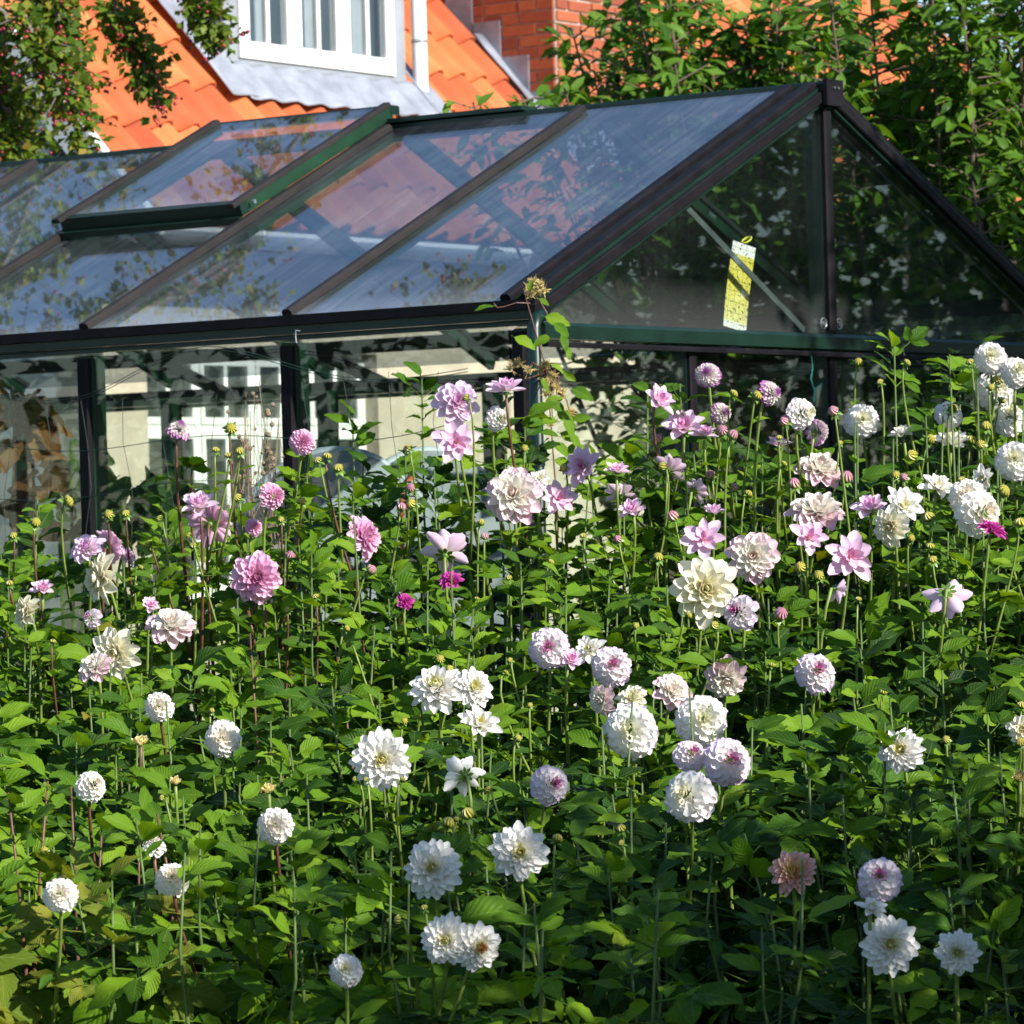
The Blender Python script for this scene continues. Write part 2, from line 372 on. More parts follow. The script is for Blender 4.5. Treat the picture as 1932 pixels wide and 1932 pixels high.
# gutters
def gutter(side, v0, drop):
    s = side; z = EZ - drop
    g = MB()
    g.box(gl(-0.035, v0 + s * 0.046, z - 0.054), gl(LG + 0.03, v0 + s * 0.004, z - 0.031))
    o = g.build('gutter', 'green_paint', GH)
    MB().box(gl(-0.036, v0 + s * 0.058, z - 0.030), gl(LG + 0.031, v0 + s * 0.002, z - 0.002)).build('gutter_lip', 'black_strip', o)
    MB().beam(gl(-0.03, v0 + s * 0.02, z - 0.07), gl(LG, v0 + s * 0.02, z - 0.07), 0.03, 0.014, (0, 0, 1), 0.0, 0.004).build('eave_rail', 'green_paint', o)
    MB().box(gl(-0.0365, v0 + s * 0.06, z - 0.056), gl(-0.052, v0 - s * 0.012, z + 0.001)).build('end_cap', 'black_strip', o)
    return o
gutter(-1, 0.0, 0.0); gutter(1, 2 * HW, 0.04)
MB().beam(gl(0.1, 2 * HW - 0.17, 2.045), gl(LG - 0.1, 2 * HW - 0.17, 2.045), 0.03, 0.05).build('purlin', 'black_strip', GH)
for k in (2, 3, 4, 5):
    u = E0 + k * BAY
    MB().beam(gl(u - 0.02, 2 * HW - 0.10, 2.04), gl(u - 0.32, 2 * HW - 0.06, 1.90), 0.02, 0.045).build('corner_brace', 'black_strip', GH)
# ridge
r = MB().box(gl(-0.03, HW - 0.034, RZ - 0.055), gl(LG + 0.03, HW + 0.034, RZ - 0.016)).build('ridge', 'green_paint', GH)
MB().beam(gl(-0.03, HW, RZ - 0.0155), gl(LG + 0.03, HW, RZ - 0.0155), 0.05, 0.016, (0, 0, 1), 0, 0.005).build('ridge_cap', 'green_paint', r)
MB().box(gl(-0.03, HW - 0.046, RZ - 0.062), gl(LG + 0.03, HW - 0.0345, RZ - 0.048)).build('ridge_rail', 'black_strip', r)
MB().box(gl(-0.031, HW - 0.048, RZ - 0.075), gl(-0.046, HW + 0.048, RZ + 0.003)).build('end_cap', 'black_strip', r)
for dy in (-0.010, 0.014):
    MB().tube([gl(-0.046, HW + dy, RZ - 0.022), gl(-0.052, HW + dy, RZ - 0.022)], 0.004, 8).build('bolt', 'steel', r)
for u0, u1 in ((1.62, 1.06), (4.35, 3.62)):
    MB().box(gl(u0, HW - 0.045, RZ + 0.001), gl(u1, HW + 0.045, RZ + 0.014)).build('ridge_joint_cover', 'green_paint', r)

VENT = (2, 3); VF = 0.515
def slope_pt(u, f, nrm, side):
    v = HW * f if side < 0 else 2 * HW - HW * f
    return gl(u, v, EZ + (RZ - EZ) * f)
for side, nrm in ((-1, NN), (1, NF)):
    for k in range(NB + 1):
        u = E0 + k * BAY
        a = slope_pt(u, 0.004, nrm, side); b = slope_pt(u, 0.965, nrm, side)
        rib = MB().beam(a, b, 0.022, 0.034, nrm, -0.040).build('roof_bar', 'green_side', GH)
        MB().beam(a + (a - b).normalized() * 0.012, b, 0.034, 0.020, nrm, 0.001, 0.007).build('glazing_strip', 'bar_strip' if k > 0 else 'black_strip', rib)
    for k in range(NB):
        u0, u1 = E0 + k * BAY + 0.008, E0 + (k + 1) * BAY - 0.008
        f1 = VF if (side < 0 and k == VENT[0]) else 0.972
        q = [slope_pt(u0, 0.0, nrm, side), slope_pt(u1, 0.0, nrm, side), slope_pt(u1, f1, nrm, side), slope_pt(u0, f1, nrm, side)]
        L = (q[3] - q[0]).length; w = u1 - u0
        uv = [(0, 0), (w, 0), (w, L), (0, L)]
        if side < 0: q = q[::-1]; uv = uv[::-1]
        o = poly_pane('roof_pane', q, nrm, 0.004, 'roof_glass', GH, [(x + k * 3.1, y) for x, y in uv])
# opening vent in the near slope
u0, u1 = E0 + VENT[0] * BAY + 0.012, E0 + VENT[1] * BAY - 0.012
vl = slope_pt(u0, VF - 0.01, NN, -1); vr = slope_pt(u1, VF - 0.01, NN, -1); tl = slope_pt(u0, 1.0, NN, -1); tr_ = slope_pt(u1, 1.0, NN, -1)
H = 0.042
vent = MB().beam(vl, vr, 0.034, H, NN, 0.022).build('roof_vent', 'green_paint', GH)
sd = (tl - vl).normalized()
MB().beam(vl - sd * 0.03 + NN * 0.0, vr - sd * 0.03, 0.02, 0.02, NN, 0.004).build('vent_sill', 'green_paint', vent)
for (p, q, sx) in ((vl, tl, 1), (vr, tr_, -1)):
    e = Vector((-1, 0, 0)) * (0.012 * sx)
    MB().beam(p + e + sd * 0.018, q + e, 0.024, H - 0.004, NN, 0.022).build('vent_side', 'green_side', vent)
    MB().beam(p + e - sd * 0.05, q + e, 0.032, 0.014, NN, 0.022 + H - 0.003, 0.005).build('glazing_strip', 'bar_strip', vent)
MB().beam(tl + NN * 0.0, tr_, 0.05, 0.03, (0, 0, 1), 0.030, 0.006).build('vent_hinge_rail', 'green_paint', vent)
q = [vl - Vector((0.02, 0, 0)), vr + Vector((0.02, 0, 0)), tr_ + Vector((0.02, 0, 0)), tl - Vector((0.02, 0, 0))]
q = [p + NN * (0.020 + H - 0.002) for p in q]; L = (q[3] - q[0]).length
poly_pane('vent_pane', q[::-1], NN, 0.004, 'roof_glass', vent, [(0.7, L), (0, L), (0, 0), (0.7, 0)][::1])
MB().tube([vl + NN * 0.05 - Vector((-0.014, 0, 0)) + sd * 0.03, vl + NN * 0.05 - Vector((-0.024, 0, 0)) + sd * 0.03], 0.007, 8).build('bolt', 'steel', vent)
# gables
for front, ug in ((True, 0.0), (False, LG)):
    sx = 1 if front else -1                       # outward along local x
    nx = (sx, 0, 0); uo = ug - sx * 0.0
    tb = MB().beam(gl(uo - sx * 0.004, 0.02, EZ - 0.105), gl(uo - sx * 0.004, 2 * HW - 0.02, EZ - 0.105), 0.05, 0.045, (0, 0, 1), 0, 0.01).build('tie_beam', 'green_paint', GH)
    MB().beam(gl(uo - sx * 0.026, 0.02, EZ - 0.128), gl(uo - sx * 0.026, 2 * HW - 0.02, EZ - 0.128), 0.02, 0.014, (0, 0, 1), 0, 0.004).build('drip_rail', 'black_strip', tb)
    for sgn in (-1, 1):
        v_e = 0.0 if sgn < 0 else 2 * HW; nr = NN if sgn < 0 else NF
        a, b = gl(uo + sx * 0.012, v_e, EZ), gl(uo + sx * 0.012, HW, RZ)
        d = (b - a).normalized()
        rf = MB().beam(a, b - d * 0.04, 0.05, 0.055, nr, -0.058).build('end_rafter', 'green_paint', GH)
        MB().beam(a, b - d * 0.045, 0.040, 0.020, nr, -0.002, 0.006).build('glazing_strip', 'black_strip', rf)
        n2 = Vector((sx, 0, 0))
        off = gl(uo + sx * 0.012, 0, 0) + Vector((sx * 0.026, 0, 0))
        MB().beam(a + Vector((sx * 0.026, 0, 0)) - nr * 0.03, b - d * 0.045 + Vector((sx * 0.026, 0, 0)) - nr * 0.03, 0.034, 0.012, n2, 0.0, 0.004).build('glazing_strip', 'black_strip', rf)
    p = MB().box(gl(uo + sx * 0.05, HW - 0.022, EZ - 0.058), gl(uo - sx * 0.002, HW + 0.022, RZ - 0.075)).build('gable_post', 'green_paint', GH)
    MB().beam(gl(uo - sx * 0.002, HW, EZ - 0.05), gl(uo - sx * 0.002, HW, RZ - 0.08), 0.040, 0.018, nx, 0.001, 0.006).build('glazing_strip', 'black_strip', p)
    for vv in (HW / 2, HW, 1.5 * HW):
        p = MB().box(gl(uo + sx * 0.045, vv - 0.020, 0.14), gl(uo - sx * 0.001, vv + 0.020, EZ - 0.106)).build('gable_post', 'green_paint', GH)
        MB().beam(gl(uo - sx * 0.001, vv, 0.15), gl(uo - sx * 0.001, vv, EZ - 0.12), 0.034, 0.014, nx, 0.001, 0.005).build('glazing_strip', 'black_strip', p)
    xs_ = [0.03, HW / 2, HW, 1.5 * HW, 2 * HW - 0.03]
    for i in range(4):
        q = [gl(uo, xs_[i], 0.14), gl(uo, xs_[i + 1], 0.14), gl(uo, xs_[i + 1], EZ - 0.11), gl(uo, xs_[i], EZ - 0.11)]
        w = xs_[1]; uv = [(i, 0), (i + w, 0), (i + w, 1.8), (i, 1.8)]
        if not front: q = q[::-1]; uv = uv[::-1]
        poly_pane('gable_pane', q, nx, 0.004, 'gable_glass', GH, uv)
    zt = EZ - 0.058
    for tri in ([(0.03, zt), (HW, zt), (HW, RZ - 0.05), (0.03, EZ - 0.035)], [(HW, zt), (2 * HW - 0.03, zt), (2 * HW - 0.03, EZ - 0.035), (HW, RZ - 0.05)]):
        q = [gl(uo, a, b) for a, b in tri]; uv = [(a, b - zt) for a, b in tri]
        if not front: q = q[::-1]; uv = uv[::-1]
        poly_pane('gable_pane', q, nx, 0.004, 'gable_glass', GH, uv)
# inner diagonal struts of the front gable
for sgn in (-1,):
    v_t = 0.84 if sgn < 0 else 2 * HW - 0.84
    MB().beam(gl(0.075, v_t, EZ + (RZ - EZ) * 0.84 / HW - 0.05), gl(0.06, HW + sgn * 0.05, EZ - 0.045), 0.019, 0.006, (1, 0, 0)).build('gable_strut', 'zinc_brace', GH)
for sgn in (-1, 1):
    b = MB(); c = gl(-0.006, HW + sgn * 0.045, EZ - 0.028)
    b.tube([c - Vector((0.004, 0, 0)), c + Vector((0.006, 0, 0))], 0.007, 10); b.build('bolt', 'steel', GH)
    ring = [c + Vector((0.003, 0.016 * math.cos(a_), 0.016 * math.sin(a_))) for a_ in np.linspace(0, 6.283, 15)]
    MB().tube(ring, 0.0022, 5).build('washer', 'steel', GH)
# side panes
for side, v0 in ((-1, 0.0), (1, 2 * HW)):
    for k in range(NB):
        u0, u1 = E0 + k * BAY, E0 + (k + 1) * BAY
        q = [gl(u0, v0, 0.14), gl(u1, v0, 0.14), gl(u1, v0, EZ - 0.07), gl(u0, v0, EZ - 0.07)]; uv = [(k, 0), (k + BAY, 0), (k + BAY, 1.8), (k, 1.8)]
        if side < 0: q = q[::-1]; uv = uv[::-1]
        poly_pane('side_pane', q, (0, side, 0), 0.004, 'side_glass', GH, uv)
# rain pipe at the near corner
pc = gl(-0.052, -0.070, 0)
pp = MB(); pp.tube([pc + Vector((0, 0.045, EZ - 0.045)), pc + Vector((0, 0.012, EZ - 0.055)), pc + Vector((0, 0, EZ - 0.08)), pc + Vector((0, 0, 0.25)), pc + Vector((0, -0.05, 0.1))], 0.0185, 14)
pp = pp.build('rain_pipe', 'green_paint', GH, True)
MB().tube([pc + Vector((0, 0, EZ - 0.45)), pc + Vector((0, 0, EZ - 0.43))], 0.0210, 14).build('pipe_clip', 'green_paint', pp)

# ================================================================== house behind (local x outward from the front wall, y along it)
HU, HV = 6.80, 6.23
HS = empty('house', gw(HU, HV, 0), -YAW)
tag(HS, 'plastered house with orange pantile roof, white dormer window and brick chimney behind greenhouse', 'house')
def hl(u, v, z): return Vector((-(u - HU), v - HV, z))
TH = math.radians(48); T = math.tan(TH)
def rz(u): return 3.27 + T * (u - 6.70)
UR, VEND, DEEP = 10.8, 16.6, 8.0
UN = Vector((math.sin(TH), 0, math.cos(TH))); US = Vector((-math.cos(TH), 0, math.sin(TH)))

def window(parent, x, y0, y1, z0, z1, nc, transoms, mid=True, fw=0.05, sw=0.05, curtain=False, name='window'):
    """white casement window in the plane x (local), casements with a glazing bar"""
    w = MB(); d = 0.06
    w.box((x - d, y0, z0), (x + 0.01, y0 + fw, z1)); w.box((x - d, y1 - fw, z0), (x + 0.01, y1, z1))
    w.box((x - d, y0 + fw, z0), (x + 0.009, y1 - fw, z0 + fw)); w.box((x - d, y0 + fw, z1 - fw), (x + 0.009, y1 - fw, z1))
    cw = (y1 - y0 - 2 * fw) / nc
    for i in range(1, nc):
        yc = y0 + fw + i * cw; w.box((x - d, yc - 0.018, z0 + fw), (x + 0.006, yc + 0.018, z1 - fw))
    o = w.build(name, 'white_paint', parent)
    zs = [z0 + fw] + list(transoms) + [z1 - fw]
    for i in range(nc):
        a = y0 + fw + i * cw + (0.02 if i else 0.002); b = y0 + fw + (i + 1) * cw - (0.02 if i < nc - 1 else 0.002)
        for j in range(len(zs) - 1):
            c, e = zs[j] + (0.02 if j else 0.002), zs[j + 1] - (0.02 if j < len(zs) - 2 else 0.002)
            if j: w = MB().box((x - d, a, zs[j] - 0.02), (x + 0.004, b, zs[j] + 0.02)).build('transom', 'white_paint', o)
            s = MB(); xo = x + 0.012
            s.box((x - 0.03, a, c), (xo, a + sw, e)); s.box((x - 0.03, b - sw, c), (xo, b, e))
            s.box((x - 0.03, a + sw, c), (xo - 0.001, b - sw, c + sw * 1.2)); s.box((x - 0.03, a + sw, e - sw), (xo - 0.001, b - sw, e))
            s.build('sash', 'white_paint', o)
            m_ = (a + b) / 2; spans = [(a + sw, b - sw)]
            if mid:
                MB().box((x - 0.022, m_ - 0.014, c + sw * 1.2), (xo - 0.003, m_ + 0.014, e - sw)).build('glazing_bar', 'white_paint', o)
                spans = [(a + sw, m_ - 0.014), (m_ + 0.014, b - sw)]
            for (p, q) in spans:
                MB().box((x - 0.012, p, c + sw * 1.2), (x - 0.006, q, e - sw)).build('pane', 'window_glass', o)
    if curtain:
        pts = 60; V = []; 
        for i in range(pts + 1):
            y = y0 + 0.03 + (y1 - y0 - 0.06) * i / pts
            V += [(x - 0.11 + 0.014 * math.sin(i * 1.3), y, z0 + 0.04), (x - 0.11 + 0.014 * math.sin(i * 1.3), y, z1 - 0.03)]
        F = np.array([(2 * i, 2 * i + 2, 2 * i + 3, 2 * i + 1) for i in range(pts)])
        place('curtain', mesh_np('curtain', np.array(V), F, None, 'curtain'), o)
    return o

# walls with the window opening left free
wz0, wz1, wy0, wy1 = 1.10, 2.34, 6.55 - HV, 8.42 - HV
w2y0, w2y1 = 9.45 - HV, 10.6 - HV
mb = MB(); D_ = -0.30
mb.box((D_, 0.301, 0), (0, wy0, 3.15)); mb.box((D_, wy0, 0), (0, wy1, wz0)); mb.box((D_, wy0, wz1), (0, wy1, 3.15))
mb.box((D_, wy1, 0), (0, VEND - HV, 3.15))
mb.box((D_, 0, 0), (0, 0.300, 3.15))
mb.build('front_wall', 'plaster', HS)
g = MB()
prof = [(6.80 + 0.302, 0), (14.8, 0), (14.8, 3.15), (UR, rz(UR) - 0.20), (6.80 + 0.302, rz(6.80 + 0.302) - 0.20)]
for yy in (0.0, VEND - HV - 0.3):
    vs = [hl(u, HV + yy, z) for u, z in prof] + [hl(u, HV + yy + 0.3, z) for u, z in prof]
    k = len(prof); g.add(vs, [tuple(range(k)), tuple(range(k, 2 * k))[::-1]] + [(i, k + i, k + (i + 1) % k, (i + 1) % k) for i in range(k)])
g.build('gable_wall', 'gable_plaster', HS)
MB().box(hl(14.8, HV, 0), hl(14.5, VEND, 3.15)).build('back_wall', 'plaster', HS)
window(HS, -0.09, wy0 + 0.003, wy1 - 0.003, wz0 + 0.003, wz1 - 0.003, 4, [1.95], True, 0.04, 0.030)
for a, b in ((wy0, wy1),):
    MB().box((-0.08, a - 0.05, wz0 - 0.05), (0.06, b + 0.05, wz0 + 0.002)).build('window_sill', 'concrete', HS)
# roof deck, verge boards, tiles
dk = MB()
for s_, (ua, ub) in ((1, (6.42, UR)), (-1, (15.2, UR))):
    za, zb = rz(6.42), rz(UR)
    n_ = Vector((math.sin(TH) * s_, 0, math.cos(TH)))
    a, b = hl(ua, (HV + VEND) / 2, za), hl(ub, (HV + VEND) / 2, zb)
    dk.beam(a, b, VEND - HV + 0.2, 0.06, n_, -0.085)
dk.build('roof_deck', 'roof_deck', HS)
for vv in (HV - 0.135, VEND + 0.135):
    MB().beam(hl(6.36, vv, rz(6.36)), hl(UR, vv, rz(UR)), 0.055, 0.17, UN, -0.125, 0.006).build('verge_board', 'white_paint', HS)
MB().box(hl(6.60, HV - 0.1, rz(6.42) - 0.12), hl(6.34, VEND + 0.1, rz(6.42) - 0.07)).build('soffit', 'white_paint', HS)
gt = [(math.cos(a) * 0.065, math.sin(a) * 0.065) for a in np.linspace(math.pi, 2 * math.pi, 9)]
mb = MB(); vs = [hl(6.36 - x, HV - 0.12, rz(6.36) - 0.03 + z) for x, z in gt] + [hl(6.36 - x, VEND + 0.12, rz(6.36) - 0.03 + z) for x, z in gt]
mb.add(vs, [(i, i + 1, 10 + i, 9 + i) for i in range(8)]); mb.build('house_gutter', 'zinc', HS)

# one pantile
prof = [(0, .026), (.03, .006), (.065, 0), (.10, .006), (.135, .036), (.162, .060), (.190, .062), (.215, .042), (.230, .016)]
np_ = len(prof); tv = []
for yy, lift in ((0.0, 0.026), (0.2, 0.012), (0.40, -0.002)):
    tv += [(x, yy, z + lift) for x, z in prof]
tv += [(x, 0.0, z + 0.026 - 0.015) for x, z in prof]
tv += [(x, 0.4, z - 0.002 - 0.015) for x, z in prof]
tf = []
for j in range(2):
    for i in range(np_ - 1): tf.append((j * np_ + i, j * np_ + i + 1, (j + 1) * np_ + i + 1, (j + 1) * np_ + i))
for i in range(np_ - 1):
    tf.append((3 * np_ + i, 3 * np_ + i + 1, i + 1, i)); tf.append((4 * np_ + i, 4 * np_ + i + 1, 3 * np_ + i + 1, 3 * np_ + i))
tile_me = mesh_np('tile', np.array(tv), np.array(tf), None, 'tile', True)
tb = MB(); tb_vs = np.array(tv); stuffV, stuffF = [], []
TW, TL = 0.207, 0.335
Rm = Matrix((Vector((0, 1, 0)), US, UN)).transposed().to_4x4()
n_obj = 0; ncol = int((VEND - HV + 0.2) / TW); nrow = int((UR - 6.36) / math.cos(TH) / TL)
cnt = 0
for r_ in range(nrow):
    for c_ in range(ncol):
        s_ = r_ * TL; u = 6.36 + s_ * math.cos(TH); v = HV - 0.10 + c_ * TW
        if v + 0.1 > 7.55 and v < 9.20 and u > 7.02 and u < 9.4: continue
        if 10.36 < v + 0.1 < 11.1 and 6.75 < u < 7.62: continue
        pos = hl(u, v, rz(u)) + UN * 0.0
        jit = Matrix.Rotation(random.gauss(0, 0.006), 4, 'Z') @ Matrix.Rotation(random.gauss(0, 0.006), 4, 'X')
        mx = Matrix.Translation(pos + UN * random.uniform(0, 0.004)) @ Rm @ jit
        if r_ <= 8 and c_ <= 36 and n_obj < 300:
            place('tile', tile_me, HS, mx); n_obj += 1
        else:
            A = np.array(mx); Vt = tb_vs @ A[:3, :3].T + A[:3, 3]
            stuffF.append(np.array(tf) + cnt); stuffV.append(Vt); cnt += len(tb_vs)
o = place('tile_field', mesh_np('tile_field', np.concatenate(stuffV), np.concatenate(stuffF), None, 'tile', True), HS); tag(o, kind='stuff')
mb = MB().beam(hl(15.22, (HV + VEND) / 2, rz(6.38)), hl(UR, (HV + VEND) / 2, rz(UR)), VEND - HV + 0.2, 0.05, (-UN.x, 0, UN.z), -0.02)
mb.build('back_slope', 'tile', HS)
MB().tube([hl(UR, HV - 0.12, rz(UR) + 0.02), hl(UR, VEND + 0.12, rz(UR) + 0.02)], 0.10, 10).build('ridge_tiles', 'tile', HS, True)

# dormer
DU, DV0, DV1, DZ0, DZ1 = 7.13, 7.63, 9.20, 3.78, 5.25
fy0, fy1 = DV0 + 0.12 - HV, DV1 - 0.11 - HV
X = -(DU - HU)
dm = MB()
dm.box((X - 2.2, DV0 - HV, 3.3), (X - 0.10, DV0 - HV + 0.05, DZ1)); dm.box((X - 2.2, DV1 - HV - 0.05, 3.3), (X - 0.10, DV1 - HV, DZ1))
dm = dm.build('dormer', 'shaded_zinc', HS)
fb = MB()
fb.box((X - 0.099, DV0 - HV, DZ0), (X, fy0, DZ1)); fb.box((X - 0.099, fy1, DZ0), (X, DV1 - HV, DZ1))
fb.box((X - 0.099, fy0, DZ0), (X - 0.001, fy1, DZ0 + 0.085)); fb.box((X - 0.099, fy0, DZ1 - 0.12), (X - 0.001, fy1, DZ1))
fb.build('dormer_front', 'zinc', dm)
MB().box((X - 0.10, DV0 - HV - 0.02, DZ0 - 0.012), (X + 0.03, DV1 - HV + 0.02, DZ0 - 0.001)).build('drip_edge', 'roof_deck', dm)
MB().box((X - 0.12, DV0 - HV + 0.051, 3.3), (X - 0.05, DV1 - HV - 0.051, DZ0 - 0.013)).build('dormer_base', 'lead', dm)
MB().box((X - 2.3, DV0 - HV - 0.12, DZ1 + 0.001), (X + 0.15, DV1 - HV + 0.12, DZ1 + 0.12)).build('dormer_roof', 'zinc', dm)
window(HS, X + 0.005, fy0 + 0.002, fy1 - 0.002, DZ0 + 0.087, DZ1 - 0.122, 3, [], True, 0.035, 0.042, True)
# lead sheets: apron below the dormer, strip beside its cheek, sheet by the chimney
def lead_sheet(name, v0, v1, u0, u1, lift, wave, parent):
    nx, ny = 48, 10; V = []
    for j in range(ny + 1):
        u = u0 + (u1 - u0) * j / ny
        for i in range(nx + 1):
            v = v0 + (v1 - v0) * i / nx
            ph = (v - (HV - 0.10)) / TW * 2 * math.pi
            h = lift + wave * 0.5 * (1 - math.cos(ph - 1.0)) + 0.004 * math.sin(v * 31 + u * 17)
            V.append(tuple(hl(u, v, rz(u)) + UN * h))
    F = np.array([(j * (nx + 1) + i, j * (nx + 1) + i + 1, (j + 1) * (nx + 1) + i + 1, (j + 1) * (nx + 1) + i) for j in range(ny) for i in range(nx)])
    o = place(name, mesh_np(name, np.array(V), F, None, 'lead'), parent)
    md = o.modifiers.new('thickness', 'SOLIDIFY'); md.thickness = 0.006
    return o
lead_sheet('lead_flashing', DV0 - 0.06, DV1 + 0.14, 6.97, 7.155, 0.080, 0.020, dm)
lead_sheet('lead_flashing', DV0 - 0.20, DV0 + 0.02, 6.98, 9.2, 0.092, 0.0, dm)
lead_sheet('lead_flashing', DV1 + 0.02, DV1 + 0.10, 7.0, 9.2, 0.092, 0.0, dm)
dp = MB().tube([(X + 0.045, DV1 - HV + 0.07, DZ1 - 0.02), (X + 0.045, DV1 - HV + 0.07, 3.66), (X + 0.075, DV1 - HV + 0.07, 3.60), (X + 0.11, DV1 - HV + 0.07, 3.565)], 0.042, 16).build('dormer_pipe', 'white_paint', HS, True)
MB().tube([(X + 0.045, DV1 - HV + 0.07, 4.055), (X + 0.045, DV1 - HV + 0.07, 4.075)], 0.045, 16).build('pipe_clip', 'zinc', dp, True)

# chimney of single bricks on a mortar core
CU0, CU1, CV0, CV1 = 6.94, 7.66, 10.37, 11.09
ch = MB().box(hl(CU1, CV0, 3.3), hl(CU0, CV1, 5.6)).build('chimney', 'mortar', HS)
def unit(sx, sy, sz, b=0.004):
    x, y, z = sx / 2, sy / 2, sz / 2; V = []
    mb = MB()
    for (a, c) in ((z - b, 0), ):
        pass
    mb.box((-x, -y, -z), (x, y, z)); return mb
def brick_mesh(l): return mesh_from(unit(l, 0.026, 0.055), 'brick', 'brick')
def mesh_from(mb, name, mat):
    me = bpy.data.meshes.new(name); me.from_pydata(mb.v, [], mb.f); me.materials.append(M[mat]); me.update(); return me
bm_full, bm_half = brick_mesh(0.222), brick_mesh(0.108)
zc = 3.35; row = 0
while zc < 5.55:
    for face in (0, 1):
        L0 = 0.72; x = 0.0 if row % 2 == face else 0.0
        seq = (['f', 'f', 'f'] if row % 4 == 0 else ['h', 'f', 'f', 'h'] if row % 4 == 1 else ['f', 'h', 'h', 'f'] if row % 4 == 2 else ['h', 'h', 'f', 'h', 'h'])
        if face: seq = seq[::-1][1:] + seq[-1:] if row % 2 else seq
        tot = sum(0.222 if k == 'f' else 0.108 for k in seq); gap = (L0 - tot) / (len(seq))
        x = gap / 2
        for k in seq:
            l = 0.222 if k == 'f' else 0.108
            cx = x + l / 2; x += l + gap
            jz = random.gauss(0, 0.001)
            if face == 0: mx = Matrix.Translation(hl(CU1 - cx, CV0, zc + jz) + Vector((0, random.uniform(-0.001, 0.002), 0)))
            else: mx = Matrix.Translation(hl(CU0, CV0 + cx, zc + jz) + Vector((random.uniform(-0.002, 0.001), 0, 0))) @ Matrix.Rotation(math.pi / 2, 4, 'Z')
            place('brick', bm_full if k == 'f' else bm_half, ch, mx)
    zc += 0.067; row += 1
MB().box(hl(CU1 + 0.05, CV0 - 0.05, 5.6), hl(CU0 - 0.05, CV1 + 0.05, 5.7)).build('chimney_cap', 'concrete', ch)
for i in range(4):                                   # stepped lead along the chimney foot
    ua = CU1 + 0.02 - i * 0.19; zt = rz(ua - 0.16) + 0.32
    MB().box(hl(ua, CV0 - 0.019 - 0.001 * i, rz(ua - 0.19) - 0.1), hl(ua - 0.185, CV0 - 0.0145, zt)).build('step_flashing', 'lead', ch)
lead_sheet('lead_flashing', CV0 - 0.09, CV0 + 0.02, 6.75, 7.5, 0.092, 0.0, ch)
MB().box(hl(CU0 - 0.018, CV0 - 0.02, rz(CU0) - 0.1), hl(CU0 - 0.0145, CV1 + 0.02, rz(CU0) + 0.14)).build('step_flashing', 'lead', ch)
# ================================================================== leaf templates
def leaflet(L=1.0, W=0.55, n=7, serr=0.06, fold=0.16, droop=0.25, wav=0.02, tip=0.75, ph=0.0, cs=(-1.0, -0.5, 0.0, 0.5, 1.0)):
    """serrated ovate blade along +y, upper side +z; quads, uv = (across, along)"""
    V = []; UVv = []; nc = len(cs)
    for i in range(n + 1):
        s = i / n
        w = 0.5 * W * (math.sin(math.pi * s ** tip) ** 0.85 if 0 < s < 1 else 0.02)
        if 0 < i < n: w *= 1 + serr * (1 if i % 2 else -1)
        for c in cs:
            z = fold * abs(c) * w + wav * math.sin(s * 9 + ph + 2.2 * c) * abs(c) - droop * s * s * L
            y = s * L * (1 - 0.18 * droop * s) + (0.03 * L * abs(c) if i % 2 else 0)
            V.append((c * w, y, z)); UVv.append((0.5 + 0.5 * c, s))
    F = []; U = []
    for i in range(n):
        for k in range(nc - 1):
            q = (i * nc + k, i * nc + k + 1, (i + 1) * nc + k + 1, (i + 1) * nc + k); F.append(q); U.append([UVv[j] for j in q])
    return np.array(V), np.array(F), np.array(U)
def xform(T, mx):
    A = np.array(mx); return T[0] @ A[:3, :3].T + A[:3, 3], T[1], T[2]
def merge(parts):
    Vs, Fs, Us, o = [], [], [], 0
    for V, F, U in parts:
        Vs.append(V); Fs.append(F + o); Us.append(U); o += len(V)
    return np.concatenate(Vs), np.concatenate(Fs), np.concatenate(Us)
def petiole(a, b, r):
    a, b = np.array(a, float), np.array(b, float); V = []
    for p in (a, b):
        V += [p + (r, 0, 0), p + (0, 0, r), p + (-r, 0, 0), p + (0, 0, -r)]
    F = np.array([(k, (k + 1) % 4, 4 + (k + 1) % 4, 4 + k) for k in range(4)])
    return np.array(V), F, np.full((4, 4, 2), (0.5, 0.3))
C3 = (-1.0, 0.0, 1.0); C5 = (-1.0, -0.5, 0.0, 0.5, 1.0)
def compound(rs, five=True, nn=8, cs=C5):
    """dahlia leaf: stalk, end leaflet and one or two pairs of side leaflets; total length 1"""
    R_ = lambda a: Matrix.Rotation(a, 4, 'Z')
    parts = [petiole((0, 0, 0), (0, 0.5, 0.01), 0.011)]
    def lf(L, W): return leaflet(L, W, nn, 0.07, rs.uniform(0.1, 0.35), rs.uniform(0.1, 0.45), 0.02, rs.uniform(0.7, 0.85), rs.uniform(0, 6), cs)
    parts.append(xform(lf(0.56, 0.32), Matrix.Translation((0, 0.48, 0.01)) @ R_(rs.gauss(0, 0.1)) @ Matrix.Rotation(rs.gauss(0, 0.15), 4, 'X')))
    for (y, sz) in (((0.47, 0.44), (0.27, 0.34)) if five else ((0.45, 0.42),)):
        for sg in (-1, 1):
            parts.append(xform(lf(sz, sz * 0.52), Matrix.Translation((0, y, 0.008)) @ R_(-sg * rs.uniform(0.8, 1.15)) @ Matrix.Rotation(sg * rs.uniform(0.0, 0.4), 4, 'Y') @ Matrix.Rotation(rs.gauss(0, 0.15), 4, 'X')))
    return merge(parts)
